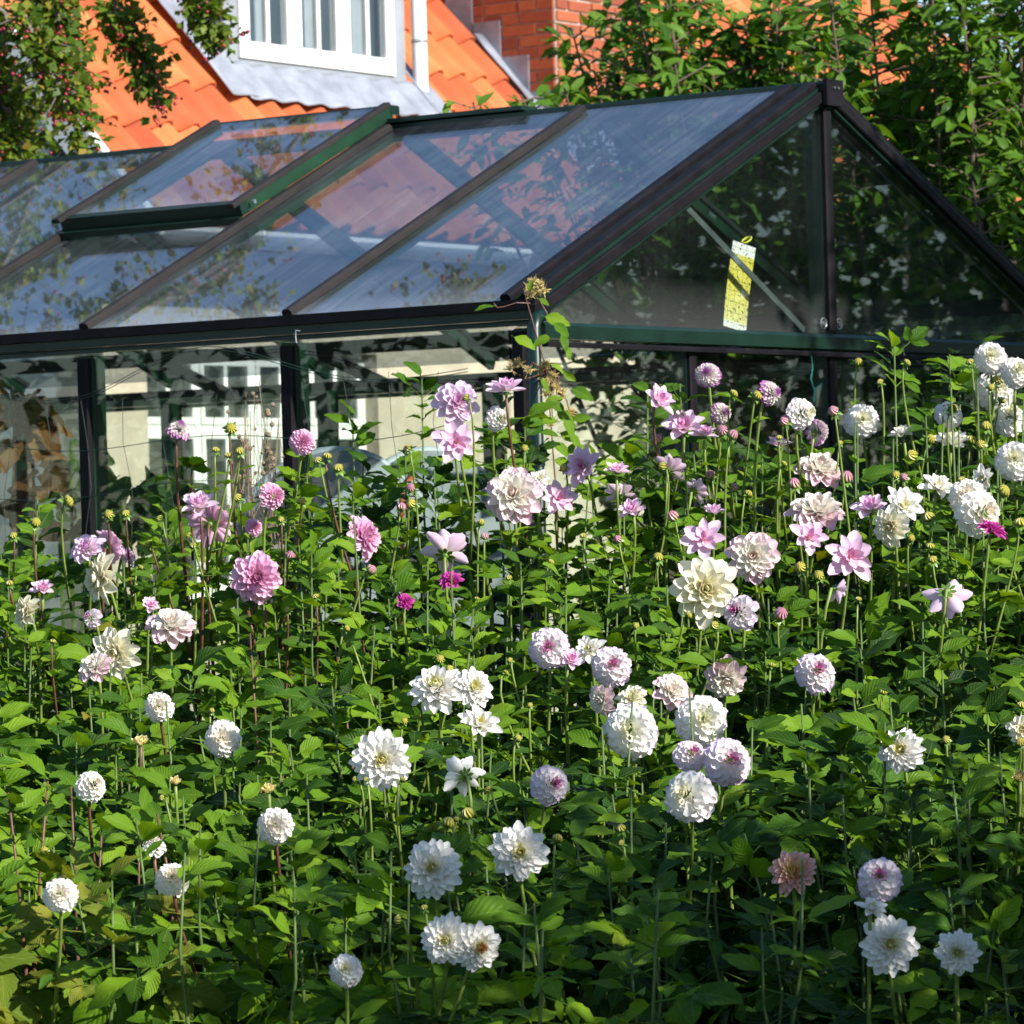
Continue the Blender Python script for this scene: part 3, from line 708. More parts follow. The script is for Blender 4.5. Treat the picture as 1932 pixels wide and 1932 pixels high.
def simple_leaf(rs, W=0.52, stalk=0.12, nn=8, cs=C5):
    T_ = leaflet(1 - stalk, W * (1 - stalk), nn, 0.055, rs.uniform(0.1, 0.4), rs.uniform(0.05, 0.5), 0.02, rs.uniform(0.68, 0.85), rs.uniform(0, 6), cs)
    return merge([petiole((0, 0, 0), (0, stalk, 0), 0.012), xform(T_, Matrix.Translation((0, stalk, 0)))])
rs = random.Random(3)
LEAF_T = [compound(rs, True) for _ in range(4)] + [compound(rs, False) for _ in range(3)] + [simple_leaf(rs) for _ in range(5)]
rs = random.Random(3)
LEAF_LOW = [compound(rs, True, 5, C3) for _ in range(4)] + [compound(rs, False, 5, C3) for _ in range(3)] + [simple_leaf(rs, nn=5, cs=C3) for _ in range(5)]
LEAF_M = {m_: [mesh_np('leaf', *T_, mat=m_) for T_ in LEAF_T] for m_ in ('dahlia_leaf', 'dahlia_leaf_dark', 'dahlia_leaf_fresh', 'young_leaf', 'yellowing_leaf')}
SHRUB_T = [simple_leaf(rs, 0.42, 0.08) for _ in range(5)]; SHRUB_LOW = [simple_leaf(rs, 0.42, 0.08, 5, C3) for _ in range(5)]; SHRUB_M = [mesh_np('leaf', *T_, mat='shrub_leaf') for T_ in SHRUB_T]
def lowleaf(W=0.6, fold=0.3):
    V = np.array([(0, 0, 0), (-W / 2, .45, fold * .3), (0, .5, 0), (W / 2, .45, fold * .3), (0, 1, -.1)]); F = np.array([(0, 2, 1, 1), (0, 3, 2, 2), (1, 2, 4, 4), (2, 3, 4, 4)])
    F = np.array([(0, 3, 2, 1), (1, 2, 3, 4)]); return V, F, np.array([[(.5, 0), (1, .5), (.5, .5), (0, .5)], [(0, .5), (.5, .5), (1, .5), (.5, 1)]])
LOW = lowleaf()

def frame(pos, e, nrm, s):
    e = Vector(e).normalized(); nrm = Vector(nrm); x = e.cross(nrm)
    if x.length < 1e-3: x = e.orthogonal()
    x.normalize(); z = x.cross(e)
    return Matrix(((x.x * s, e.x * s, z.x * s, pos[0]), (x.y * s, e.y * s, z.y * s, pos[1]), (x.z * s, e.z * s, z.z * s, pos[2]), (0, 0, 0, 1)))
def rv(sd=1.0): return Vector((random.gauss(0, sd), random.gauss(0, sd), random.gauss(0, sd)))
def baked(name, items, templates, mat, parent, origin):
    """join leaves (template index, world matrix) into one mesh"""
    if not items: return None
    parts = []
    for ti, mx in items: parts.append(xform(templates[ti], mx))
    V, F, U = merge(parts); V = V - np.array(origin)
    o = place(name, mesh_np(name, V, F, U, mat), parent); return tag(o, kind='stuff')
def fast_bake(name, P, E, N, S, T_, mat, parent, origin):
    """many leaves at once with numpy: positions, directions, normals, sizes"""
    E = E / np.linalg.norm(E, axis=1, keepdims=True); X = np.cross(E, N); X /= np.linalg.norm(X, axis=1, keepdims=True) + 1e-9; Z = np.cross(X, E)
    V, F, U = T_; n = len(P)
    Vw = (V[None, :, 0, None] * X[:, None] + V[None, :, 1, None] * E[:, None] + V[None, :, 2, None] * Z[:, None]) * S[:, None, None] + P[:, None] - np.array(origin)
    Fw = F[None] + (np.arange(n) * len(V))[:, None, None]
    o = place(name, mesh_np(name, Vw.reshape(-1, 3), Fw.reshape(-1, F.shape[1]), np.tile(U[None], (n, 1, 1, 1)).reshape(-1, F.shape[1], 2), mat), parent)
    return tag(o, kind='stuff')

# ================================================================== shrubs beyond the greenhouse
def shrub(name, label, base, stems, leaf_len, n_part, view_dir=Vector((0, -1, 0)), group=None, sparse=1.0, mat='shrub_leaf'):
    """stems: list of polylines (world); leaves in opposite pairs along twigs"""
    root = empty(name, base); tag(root, label, 'shrub', group)
    items = []; tb = MB(); b = Vector(base)
    for pts in stems:
        pts = [Vector(p) for p in pts]; m = len(pts)
        tb.tube([p - b for p in pts], [0.016 * (1 - 0.75 * i / (m - 1)) for i in range(m)], 6)
        L = sum((pts[i + 1] - pts[i]).length for i in range(m - 1)); d = 0.12; seg = 0
        nodes = int(L / (0.060 / sparse))
        for k in range(nodes):
            f = 0.16 + 0.84 * (k + random.random() * 0.5) / nodes; x = f * (m - 1); i = min(int(x), m - 2); p = pts[i].lerp(pts[i + 1], x - i)
            dr = (pts[i + 1] - pts[i]).normalized(); az = random.uniform(0, 6.283)
            for tw in range(2):
                a = az + tw * math.pi + random.gauss(0, 0.3)
                out = Vector((math.cos(a), math.sin(a), random.uniform(0.1, 0.6))).normalized()
                tl_ = random.uniform(0.05, 0.26) * (1.15 - 0.5 * f); q = p + out * tl_
                if random.random() < 0.6: tb.tube([p - b, q - b], [0.004, 0.002], 4)
                for z in range(random.choice((3, 4, 5))):
                    g = random.uniform(0.25, 1.0); pp_ = p.lerp(q, g)
                    e = (out + rv(0.6) + Vector((0, 0, -0.25))).normalized()
                    nr = Vector((0, 0, 1)) * 0.8 + SUN * 0.6 + rv(0.35)
                    items.append((random.randrange(len(SHRUB_T)), frame(pp_, e, nr, leaf_len * random.uniform(0.65, 1.2)), pp_))
    tb.build('stem', 'bark', root)
    vis = []
    for it in items:
        px, py, d = pix(it[2])
        vis.append((-20 < px < 1950 and -20 < py < 700, it[2].y))
    order = sorted(range(len(items)), key=lambda i: (not vis[i][0], vis[i][1]))
    for i in order[:n_part]:
        mx = items[i][1].copy(); mx.translation -= b
        place('leaf', SHRUB_M[items[i][0]], root, mx)
    baked('foliage', [(items[i][0], items[i][1]) for i in order[n_part:]], SHRUB_LOW, mat, root, base)
    return root
def arc(base, tip, bow, n=7):
    a, c = Vector(base), Vector(tip); out = []
    for i in range(n):
        f = i / (n - 1); out.append(a.lerp(c, f) + Vector(bow) * math.sin(f * math.pi) + rv(0.015) * (i > 0))
    return out
random.seed(21)
b0 = Vector((1.05, 16.6, 0))
st = [arc(b0 + rv(0.05) * 1, at(px, py, d), (random.uniform(-.1, .1), 0, 0.15)) for px, py, d in
      [(1080, 60, 16.6), (1180, 20, 16.8), (1240, 90, 16.4), (1320, -40, 16.8), (1400, 60, 16.5), (1460, 10, 16.6), (1350, 130, 16.3), (1500, 110, 16.5), (1120, 150, 16.3), (980, 178, 16.2), (880, 195, 16.1), (1060, 168, 16.2), (1250, 160, 16.2), (1420, 150, 16.2), (1560, 60, 16.8), (1530, 180, 16.4)]]
st += [arc(b0 + rv(0.08), at(random.uniform(1090, 1600), random.uniform(-60, 175), random.uniform(16.0, 17.0)), (random.uniform(-.1, .1), 0, 0.12)) for _ in range(20)]
shrub('garden_shrub', 'sunlit leafy green shrub reaching in front of the brick chimney', b0 - Vector((0, 0, 0.03)), st, 0.098, 150)
def clump(cx, cy, n, x0, x1, y0, y1, d0, d1, seed):
    random.seed(seed); b = Vector((cx, cy, 0)); out = []
    for i in range(n):
        tip = at(random.uniform(x0, x1), random.uniform(y0, y1), random.uniform(d0, d1))
        foot = b + Vector((random.uniform(-0.35, 0.35), random.uniform(-0.3, 0.3), 0)); foot.x = 0.55 * foot.x + 0.45 * tip.x
        out.append(arc(foot, tip, (random.uniform(-.06, .06), random.uniform(-.05, .05), 0)))
    return out
shrub('garden_shrub', 'tall dark leafy shrub with upright brown stems beside the greenhouse gable', (2.0, 15.6, -0.03), clump(2.0, 15.6, 26, 1560, 1990, -120, 330, 15.0, 16.2, 5), 0.10, 150, sparse=1.25)
shrub('garden_shrub', 'low shaded shrub standing right behind the glass gable', (1.15, 16.0, -0.03), clump(1.15, 16.0, 22, 1150, 1700, 230, 560, 15.3, 16.4, 9), 0.095, 60, sparse=1.3)
shrub('garden_shrub', 'shaded shrub behind the lower edge of the sloping gable rafter', (2.35, 15.0, -0.03), clump(2.35, 15.0, 20, 1700, 2060, 330, 640, 14.6, 15.6, 11), 0.095, 80, sparse=1.3)

# ================================================================== big masses: hedge behind, hedge and tree at the photographer's right (they throw the shade)
def leaf_mass(name, label, cat, base, blobs, n, size, mat, trunk=None, seed=1, lowt=LOW):
    g = np.random.default_rng(seed); root = empty(name, base); tag(root, label, cat)
    tot = sum(b[3] * b[4] * b[5] for b in blobs); P = []; Nn = []
    for (cx, cy, cz, rx, ry, rz_) in blobs:
        k = max(40, int(n * rx * ry * rz_ / tot)); d = g.normal(size=(k, 3)); d /= np.linalg.norm(d, axis=1, keepdims=True)
        rr = g.uniform(0.25, 1.0, (k, 1)) ** 0.5
        P.append(np.array([cx, cy, cz]) + d * rr * np.array([rx, ry, rz_])); Nn.append(d)
    P = np.concatenate(P); D = np.concatenate(Nn); keep = P[:, 2] > 0.05; P, D = P[keep], D[keep]
    E = D * 0.6 + g.normal(0, 0.6, P.shape) + np.array([0, 0, -0.2]); N = D * 0.5 + np.array([0, 0, 0.7]) + g.normal(0, 0.4, P.shape)
    fast_bake('crown', P, E, N, size * g.uniform(0.6, 1.3, len(P)), lowt, mat, root, base)
    if trunk:
        tb = MB()
        for pts, rads in trunk: tb.tube([Vector(p) - Vector(base) for p in pts], rads, 8)
        tb.build('trunk', 'bark', root, True)
    return root
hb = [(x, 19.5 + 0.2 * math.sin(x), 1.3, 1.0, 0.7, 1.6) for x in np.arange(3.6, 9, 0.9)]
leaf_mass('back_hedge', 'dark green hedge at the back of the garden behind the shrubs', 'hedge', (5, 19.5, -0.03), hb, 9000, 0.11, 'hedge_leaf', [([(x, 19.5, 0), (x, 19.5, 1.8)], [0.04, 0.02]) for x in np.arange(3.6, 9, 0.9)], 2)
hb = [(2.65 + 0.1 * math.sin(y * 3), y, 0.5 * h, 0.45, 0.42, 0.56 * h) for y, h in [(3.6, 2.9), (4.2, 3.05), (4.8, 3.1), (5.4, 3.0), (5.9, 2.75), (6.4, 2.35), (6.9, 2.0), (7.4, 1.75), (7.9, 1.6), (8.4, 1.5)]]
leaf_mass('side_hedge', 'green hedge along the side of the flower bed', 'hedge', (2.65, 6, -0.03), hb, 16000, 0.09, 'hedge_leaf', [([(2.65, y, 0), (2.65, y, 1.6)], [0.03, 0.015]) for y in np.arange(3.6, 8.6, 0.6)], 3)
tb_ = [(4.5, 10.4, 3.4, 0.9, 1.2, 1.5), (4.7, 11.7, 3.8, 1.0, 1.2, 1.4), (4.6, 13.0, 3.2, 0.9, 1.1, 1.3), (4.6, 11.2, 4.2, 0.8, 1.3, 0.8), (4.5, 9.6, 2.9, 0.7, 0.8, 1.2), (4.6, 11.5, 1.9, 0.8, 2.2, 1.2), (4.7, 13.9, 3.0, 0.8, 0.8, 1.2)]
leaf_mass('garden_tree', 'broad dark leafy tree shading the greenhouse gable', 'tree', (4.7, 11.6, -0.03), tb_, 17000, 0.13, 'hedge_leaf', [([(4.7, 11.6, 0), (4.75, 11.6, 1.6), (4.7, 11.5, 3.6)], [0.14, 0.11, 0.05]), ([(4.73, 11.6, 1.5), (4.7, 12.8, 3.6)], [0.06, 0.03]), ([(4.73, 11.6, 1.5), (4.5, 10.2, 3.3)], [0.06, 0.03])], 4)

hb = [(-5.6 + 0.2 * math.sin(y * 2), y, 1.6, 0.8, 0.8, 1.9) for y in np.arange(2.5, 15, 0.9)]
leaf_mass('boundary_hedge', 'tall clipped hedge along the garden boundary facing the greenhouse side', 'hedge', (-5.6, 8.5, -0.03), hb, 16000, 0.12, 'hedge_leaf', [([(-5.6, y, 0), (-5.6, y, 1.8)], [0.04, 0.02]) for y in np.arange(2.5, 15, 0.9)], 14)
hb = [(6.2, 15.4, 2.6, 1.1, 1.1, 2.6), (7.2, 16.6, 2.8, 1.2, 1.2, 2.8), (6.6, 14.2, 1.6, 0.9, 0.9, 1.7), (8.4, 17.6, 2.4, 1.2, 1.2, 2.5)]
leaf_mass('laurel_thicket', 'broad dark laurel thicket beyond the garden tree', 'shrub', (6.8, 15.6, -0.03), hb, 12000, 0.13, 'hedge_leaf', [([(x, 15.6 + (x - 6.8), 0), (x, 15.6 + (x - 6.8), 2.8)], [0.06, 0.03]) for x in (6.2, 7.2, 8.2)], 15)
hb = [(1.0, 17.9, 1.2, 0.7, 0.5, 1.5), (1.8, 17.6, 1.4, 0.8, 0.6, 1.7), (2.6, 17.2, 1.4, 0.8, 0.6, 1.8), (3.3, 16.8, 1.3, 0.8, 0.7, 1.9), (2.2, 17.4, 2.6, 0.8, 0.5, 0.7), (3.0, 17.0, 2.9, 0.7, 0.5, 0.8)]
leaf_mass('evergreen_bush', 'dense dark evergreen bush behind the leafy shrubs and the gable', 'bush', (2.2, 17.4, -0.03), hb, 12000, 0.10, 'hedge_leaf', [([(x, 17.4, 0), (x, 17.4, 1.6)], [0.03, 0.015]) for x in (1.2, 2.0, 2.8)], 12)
# ================================================================== hawthorn overhanging the greenhouse
random.seed(33); g = np.random.default_rng(33)
HB = Vector((-3.6, 17.2, -0.03)); ht = empty('hawthorn_tree', HB)
tag(ht, 'hawthorn tree with small leaves and red berries overhanging the greenhouse roof', 'tree')
tb = MB(); tb.tube([Vector((0, 0, 0)), Vector((0.05, 0, 1.4)), Vector((0.2, -0.1, 2.9)), Vector((0.4, -0.2, 4.4))], [0.13, 0.11, 0.08, 0.05], 10)
tb.build('trunk', 'grey_bark', ht, True)
twigs = []; br = MB()
def branch(pts, r0, dens, spread, leafy=0.0):
    pts = [Vector(p) for p in pts]; sm = []
    for i in range(len(pts) - 1):
        for k in range(6): sm.append(pts[i].lerp(pts[i + 1], k / 6) + rv(0.012))
    sm.append(pts[-1]); m = len(sm)
    br.tube([p - HB for p in sm], [r0 * (1 - 0.8 * i / (m - 1)) for i in range(m)], 6)
    L = sum((sm[i + 1] - sm[i]).length for i in range(m - 1))
    for k in range(int(L * dens)):
        f = leafy + (1 - leafy) * random.random(); i = min(int(f * (m - 1)), m - 2); p = sm[i]
        q = p + rv(1).normalized() * random.uniform(0.03, spread) + Vector((0, 0, -0.25 * spread))
        if random.random() < 0.35: br.tube([p - HB, q - HB], [0.003, 0.0015], 4)
        twigs.append((p, q))
T0 = HB + Vector((0.3, -0.15, 3.8))
lim = [(T0 + Vector((0, 0, .2)), at(60, -60, 16.4), at(130, 110, 16.3), at(150, 290, 16.2)),
       (T0, at(-30, 60, 16.2), at(20, 160, 16.1), at(60, 270, 16.0)),
       (T0, at(60, -30, 16.5), at(110, 60, 16.4), at(140, 230, 16.3)),
       (T0 + Vector((0, 0, .5)), at(200, -90, 16.4), at(225, 20, 16.3), at(262, 95, 16.3), at(300, 178, 16.3)),
       (T0 + Vector((0, 0, .6)), at(300, -120, 16.2), at(372, -20, 16.1), at(412, 85, 16.1)),
       (T0, at(-60, -20, 15.8), at(60, 60, 15.7), at(120, 180, 15.7)),
       (T0, at(-40, 120, 15.9), at(30, 230, 15.9), at(40, 300, 15.8)),
       (T0, at(30, -80, 16.0), at(110, -10, 15.9), at(90, 140, 15.9))]
for i, l in enumerate(lim): branch(l, 0.03 if i not in (3, 4) else 0.018, (85 if i not in (3, 4) else 62) * (0.7 if i == 2 else 1), 0.16 if i not in (3, 4) else 0.11, 0.25 if i not in (3, 4) else 0.45)
# limbs above the roof (outside the picture, mirrored in the panes) and the rest of the crown
for (a, b, c) in [((-2.8, 16.8, 5.4), (-2.0, 17.2, 6.2), (-0.9, 17.4, 6.0)), ((-3.4, 16.4, 5.2), (-3.0, 15.4, 5.7), (-2.2, 14.6, 5.2)),
                  ((-3.6, 16.6, 4.6), (-3.8, 15.6, 5.2), (-3.2, 14.4, 4.7)), ((-3.8, 17.4, 4.8), (-4.8, 17.6, 5.4), (-5.2, 17.2, 4.6)), ((-3.6, 17.8, 5.0), (-3.4, 18.6, 5.8), (-3.0, 19.0, 5.3)), ((-2.8, 17.4, 4.9), (-2.1, 17.3, 4.8), (-1.5, 17.1, 4.2)), ((-2.9, 17.5, 5.3), (-2.0, 17.6, 5.5), (-1.0, 17.5, 4.9)), ((-3.0, 17.0, 4.4), (-2.6, 16.9, 4.5), (-2.0, 16.8, 4.0)), ((-3.2, 17.6, 5.6), (-2.6, 18.0, 6.2), (-1.9, 17.9, 5.9))]:
    branch([T0, a, b, c], 0.035, 110, 0.26, 0.3)
br.build('branch', 'grey_bark', ht)
P, E, N, S = [], [], [], []; BP = []
for p, q in twigs:
    for k in range(random.choice((3, 4, 5))):
        f = random.uniform(0.2, 1.05); P.append(tuple(p.lerp(q, f) + rv(0.012))); e = (q - p).normalized() + rv(0.8)
        E.append(tuple(e)); N.append(tuple(Vector((0, 0, 0.7)) + SUN * 0.4 + rv(0.5))); S.append(random.uniform(0.026, 0.052))
    if random.random() < 0.16:
        c = q + Vector((0, 0, -0.02))
        for k in range(random.choice((2, 3, 4))): BP.append(c + rv(0.012))
fast_bake('crown', np.array(P), np.array(E), np.array(N), np.array(S), lowleaf(0.8, 0.4), 'hawthorn_leaf', ht, HB)
mb = MB(); ico = [(0, 0, 1), (.894, 0, .447), (.276, .851, .447), (-.724, .526, .447), (-.724, -.526, .447), (.276, -.851, .447), (.724, .526, -.447), (-.276, .851, -.447), (-.894, 0, -.447), (-.276, -.851, -.447), (.724, -.526, -.447), (0, 0, -1)]
icf = [(0, 1, 2), (0, 2, 3), (0, 3, 4), (0, 4, 5), (0, 5, 1), (1, 6, 2), (2, 7, 3), (3, 8, 4), (4, 9, 5), (5, 10, 1), (6, 7, 2), (7, 8, 3), (8, 9, 4), (9, 10, 5), (10, 6, 1), (6, 11, 7), (7, 11, 8), (8, 11, 9), (9, 11, 10), (10, 11, 6)]
for c in BP:
    r_ = random.uniform(0.006, 0.0085); mb.add([(Vector(v) * r_ + c - HB) for v in ico], icf)
tag(mb.build('berries', 'berry', ht, True), kind='stuff')

# ================================================================== things in and at the greenhouse
# sticky trap on the gable strut
V = []; ctr = [(0.0, 0.085), (0.05, 0.07), (0.10, 0.04), (0.15, 0.0)]
tp = MB(); n_ = 8; a0 = gw(0.10, 1.255, 2.205); dn = Vector((0, 0, -1)); sw_ = VD * 0.062
for i in range(n_ + 1):
    f = i / n_; c = a0 + VD * (-0.028 * f - 0.02 * f * f) + dn * (0.25 * f) + UD * (0.015 * math.sin(f * 2.2))
    V += [c - sw_ - dn * 0.008, c + sw_ + dn * 0.010]
fs = [(2 * i, 2 * i + 2, 2 * i + 3, 2 * i + 1) for i in range(n_)]
uv = [[(0, 1 - i / n_), (0, 1 - (i + 1) / n_), (1, 1 - (i + 1) / n_), (1, 1 - i / n_)] for i in range(n_)]
trap = empty('sticky_trap', a0 + dn * 0.25); tag(trap, 'yellow sticky insect trap dotted with flies hanging inside the glass gable', 'insect trap')
tp.add([v - (a0 + dn * 0.25) for v in V], fs, uv); o = tp.build('card', 'sticky_paper', trap); md = o.modifiers.new('thickness', 'SOLIDIFY'); md.thickness = 0.0015
ring = [Vector((0, 0, 0.25)) + Vector((0, 0, 0.012)) + VD * 0.012 + (VD * math.cos(a_) + UD * 0.8 * math.sin(a_) + Vector((0, 0, 0.6 * math.cos(a_)))) * 0.016 for a_ in np.linspace(0, 6.283, 14)]
simple('yellow_tie', (0.62, 0.58, 0.05), 0.5, 0.1); MB().tube(ring, 0.003, 6).build('tie', 'yellow_tie', trap)

# garden chairs with slung cloth inside the greenhouse
def chair(px, py, d, wid, label, rz_):
    c = at(px, py, d); b = Vector((c.x, c.y, 0)); ch_ = empty('garden_chair', b, rz_); tag(ch_, label, 'chair', None)
    H_ = c.z; n_ = 14; top = []
    for i in range(n_ + 1):
        f = i / n_; x = -wid / 2 + wid * f; top.append(Vector((x, 0.04 * math.sin(f * 3.14), H_ - 0.16 * (2 * f - 1) ** 2 - 0.22 * max(0, f - 0.7))))
    fr_ = MB(); fr_.tube([Vector((-wid / 2, -0.05, 0.02)), Vector((-wid / 2, 0, H_ - 0.45))] + top + [Vector((wid / 2, 0, H_ - 0.6)), Vector((wid / 2, -0.05, 0.02))], 0.016, 8)
    fr_.build('frame', 'chair_tube', ch_, True)
    V = []; k = 8
    for j in range(k + 1):
        for t_ in top:
            g_ = j / k; V.append((t_.x * (1 - 0.06 * g_), t_.y - 0.02 - 0.10 * math.sin(g_ * 1.7) + 0.012 * math.sin(t_.x * 20 + g_ * 5), t_.z - g_ * (t_.z - (H_ - 0.62))))
    F = np.array([(j * (n_ + 1) + i, j * (n_ + 1) + i + 1, (j + 1) * (n_ + 1) + i + 1, (j + 1) * (n_ + 1) + i) for j in range(k) for i in range(n_)])
    o = place('backrest', mesh_np('backrest', np.array(V), F, None, 'chair_cloth'), ch_); o.modifiers.new('thickness', 'SOLIDIFY').thickness = 0.004
    V = [(-wid / 2 + 0.02, -0.06, H_ - 0.62), (wid / 2 - 0.02, -0.06, H_ - 0.62), (wid / 2 - 0.02, -0.48, H_ - 0.58), (-wid / 2 + 0.02, -0.48, H_ - 0.58)]
    o = place('seat', mesh_np('seat', np.array(V), np.array([(0, 1, 2, 3)]), None, 'chair_cloth'), ch_); o.modifiers.new('thickness', 'SOLIDIFY').thickness = 0.006
    for sx in (-1, 1):
        MB().tube([Vector((sx * (wid / 2 - 0.02), -0.48, H_ - 0.57)), Vector((sx * (wid / 2 - 0.02), -0.5, 0.02))], 0.014, 8).build('leg', 'chair_tube', ch_, True)
chair(640, 850, 12.75, 0.62, 'pale grey cloth garden chair inside the greenhouse behind the pink ball dahlia', 0.35)
chair(815, 850, 13.1, 0.56, 'pale grey cloth garden chair inside the greenhouse nearer the corner pipe', 0.30)
p_ = at(770, 880, 12.55); mb = MB()
mb.tube([Vector((0, 0, 0)), Vector((0.01, 0, -0.03)), Vector((-0.02, 0, -0.06)), Vector((-0.03, 0, -0.5)), Vector((-0.03, 0, -p_.z + 0.03))], [0.011, 0.012, 0.009, 0.005, 0.005], 8)
o = mb.build('garden_tool', 'orange_plastic', None, True); o.location = p_; tag(o, 'orange handled garden tool leaning among the grey chairs', 'tool')
# withered tomato plant and squash inside, at the left
def indoor_plant(name, label, cat, base, stems, mat, size, n, W=0.8, seed=1, parts=60):
    random.seed(seed); root = empty(name, base); tag(root, label, cat); b = Vector(base); tb = MB(); items = []
    Ts = [simple_leaf(random.Random(seed + i), W) for i in range(3)]; Ms = [mesh_np('leaf', *T_, mat=mat) for T_ in Ts]
    for pts in stems:
        pts = [Vector(p) for p in pts]; tb.tube([p - b for p in pts], 0.007, 5)
        for k in range(n):
            f = random.uniform(0.15, 1) * (len(pts) - 1); i = min(int(f), len(pts) - 2); p = pts[i].lerp(pts[i + 1], f - i)
            e = Vector((random.gauss(0, 1), random.gauss(0, 1), random.uniform(-0.9, 0.3))); ti = random.randrange(3)
            mx = frame(p + rv(0.03) - b, e, Vector((0, -0.5, 0.7)) + rv(0.4), size * random.uniform(0.6, 1.2)); place('leaf', Ms[ti], root, mx)
    tb.build('stem', 'dry_stem' if mat == 'brown_leaf' else 'green_stem', root); return root
bb = at(30, 900, 13.6); bb.z = 0
indoor_plant('tomato_plant', 'withered brown tomato plant standing inside the greenhouse', 'plant', bb, [[bb, at(25, 950, 13.6), at(30, 800, 13.6), at(22, 730, 13.7)], [bb, at(60, 950, 13.5), at(50, 820, 13.6), at(70, 760, 13.6)]], 'brown_leaf', 0.16, 26, 0.6, 4)
bb = at(240, 1000, 13.4); bb.z = 0
indoor_plant('squash_plant', 'leafy green squash plant growing low inside the greenhouse', 'plant', bb, [[bb, at(x, 985, 13.4), at(x + 10, y, 13.4)] for x, y in ((190, 905), (230, 900), (270, 890), (310, 900), (345, 905))], 'indoor_leaf', 0.12, 14, 1.0, 6)
bb = at(120, 900, 14.0); bb.z = 0
indoor_plant('pepper_plant', 'bright green pepper plant behind the glass beside the brown tomato', 'plant', bb, [[bb, at(x, 960, 14.0), at(x, y, 14.0)] for x, y in ((110, 850), (135, 830), (160, 870))], 'indoor_leaf', 0.10, 12, 0.6, 8)
# old timber shelf inside
sb = gw(1.0, 2.7, 0); sh = empty('timber_staging', sb, -YAW); tag(sh, 'dark timber plant staging inside the greenhouse along the far glass', 'staging')
for i in range(4): MB().box((-3.6, -0.24 + i * 0.13, 0.80), (0.6, -0.13 + i * 0.13, 0.825)).build('plank', 'wood', sh)
for x in (-3.5, -1.5, 0.5):
    for y in (-0.2, 0.22): MB().box((x - 0.025, y - 0.025, 0), (x + 0.025, y + 0.025, 0.799)).build('leg', 'wood', sh)

# netting stretched along the side, strings
nt = MB(); nb = gw(2.5, -0.16, 0)
def npt(u, z, k=0): return gw(u, -0.16 + 0.01 * math.sin(u * 5 + z * 3), z + 0.02 * math.sin(u * 4.1 + k))
rows = [1.80, 1.66, 1.52, 1.38, 1.24]
for j, z in enumerate(rows):
    pts = [npt(0.1 + i * 0.06, z + (0.10 * math.exp(-((i * 0.06 - 0.95) / 0.35) ** 2) if j == 0 else 0) - 0.03 * math.sin(i * 0.33), j) for i in range(75)]
    nt.tube([p - nb for p in pts], 0.0013, 3)
    if j == 0: nt.tube([p - nb + Vector((0, 0, 0.008)) for p in pts], 0.0013, 3)
for i in range(28):
    u = 0.2 + i * 0.155; nt.tube([npt(u + 0.02 * math.sin(j * 1.7 + i), rows[0] - j * 0.14, j) - nb for j in range(5)], 0.0009, 3)
net = nt.build('plant_netting', 'net', None); net.location = nb; tag(net, 'thin dark green plant netting stretched before the greenhouse side glass', 'netting')
p_ = gw(-0.03, 1.40, 1.885); mb = MB(); mb.tube([Vector((0, 0, 0)), Vector((0.002, 0, -0.05)), Vector((-0.004, 0, -0.08)), Vector((0.006, 0, -0.115)), Vector((0.003, 0, -0.15))], 0.0022, 5)
mb.tube([Vector((0.006, 0, -0.11)), Vector((0.02, 0, -0.102)), Vector((0.028, 0, -0.095))], 0.002, 5)
o = mb.build('string', 'teal_string', None); o.location = p_; tag(o, 'teal string dangling below the gable beam', 'string')
for (px, py, d) in ((1115, 0, 0),):
    p_ = at(1008, 0, 1)
for i, (pxa, pya, lab) in enumerate(((558, 625, 'small wire hook on the gutter above the side post'), (3005 / KP / FPX, 1148 / KP / FPX, 'small wire hook under the gable beam near the white dahlias'))):
    p_ = at(pxa, pya, 11.75 if i == 0 else 12.85); mb = MB(); mb.tube([Vector((0.012, 0, 0.0)), Vector((0, 0, 0.003)), Vector((-0.001, 0, -0.015)), Vector((0.001, 0, -0.032))], 0.0016, 5)
    o = mb.build('wire_hook', 'zinc', None); o.location = p_; tag(o, lab, 'hook')

# dried weed in front of the side glass
random.seed(8)
bb = at(478, 1000, 11.2); bb.z = 0.05; wd = empty('dried_weed', bb); tag(wd, 'dried brown weed with seed heads against the greenhouse side glass', 'weed'); mb = MB(); sd_ = MB()
for k in range(9):
    tip = at(478 + random.gauss(0, 28), random.uniform(700, 850), 11.2); mid = bb.lerp(tip, 0.6) + rv(0.03)
    mb.tube([Vector((0, 0, 0)), mid - bb, tip - bb], [0.003, 0.002, 0.001], 5)
    for j in range(9):
        q = mid.lerp(tip, random.uniform(0.1, 1)) + rv(0.025); p_ = mid.lerp(tip, random.uniform(0, 0.95))
        mb.tube([p_ - bb, q - bb], 0.0008, 3); r_ = random.uniform(0.004, 0.008)
        sd_.add([Vector(v) * r_ + q - bb for v in ico], icf)
mb.build('stem', 'dry_stem', wd); tag(sd_.build('seed_heads', 'dry_stem', wd), kind='stuff')

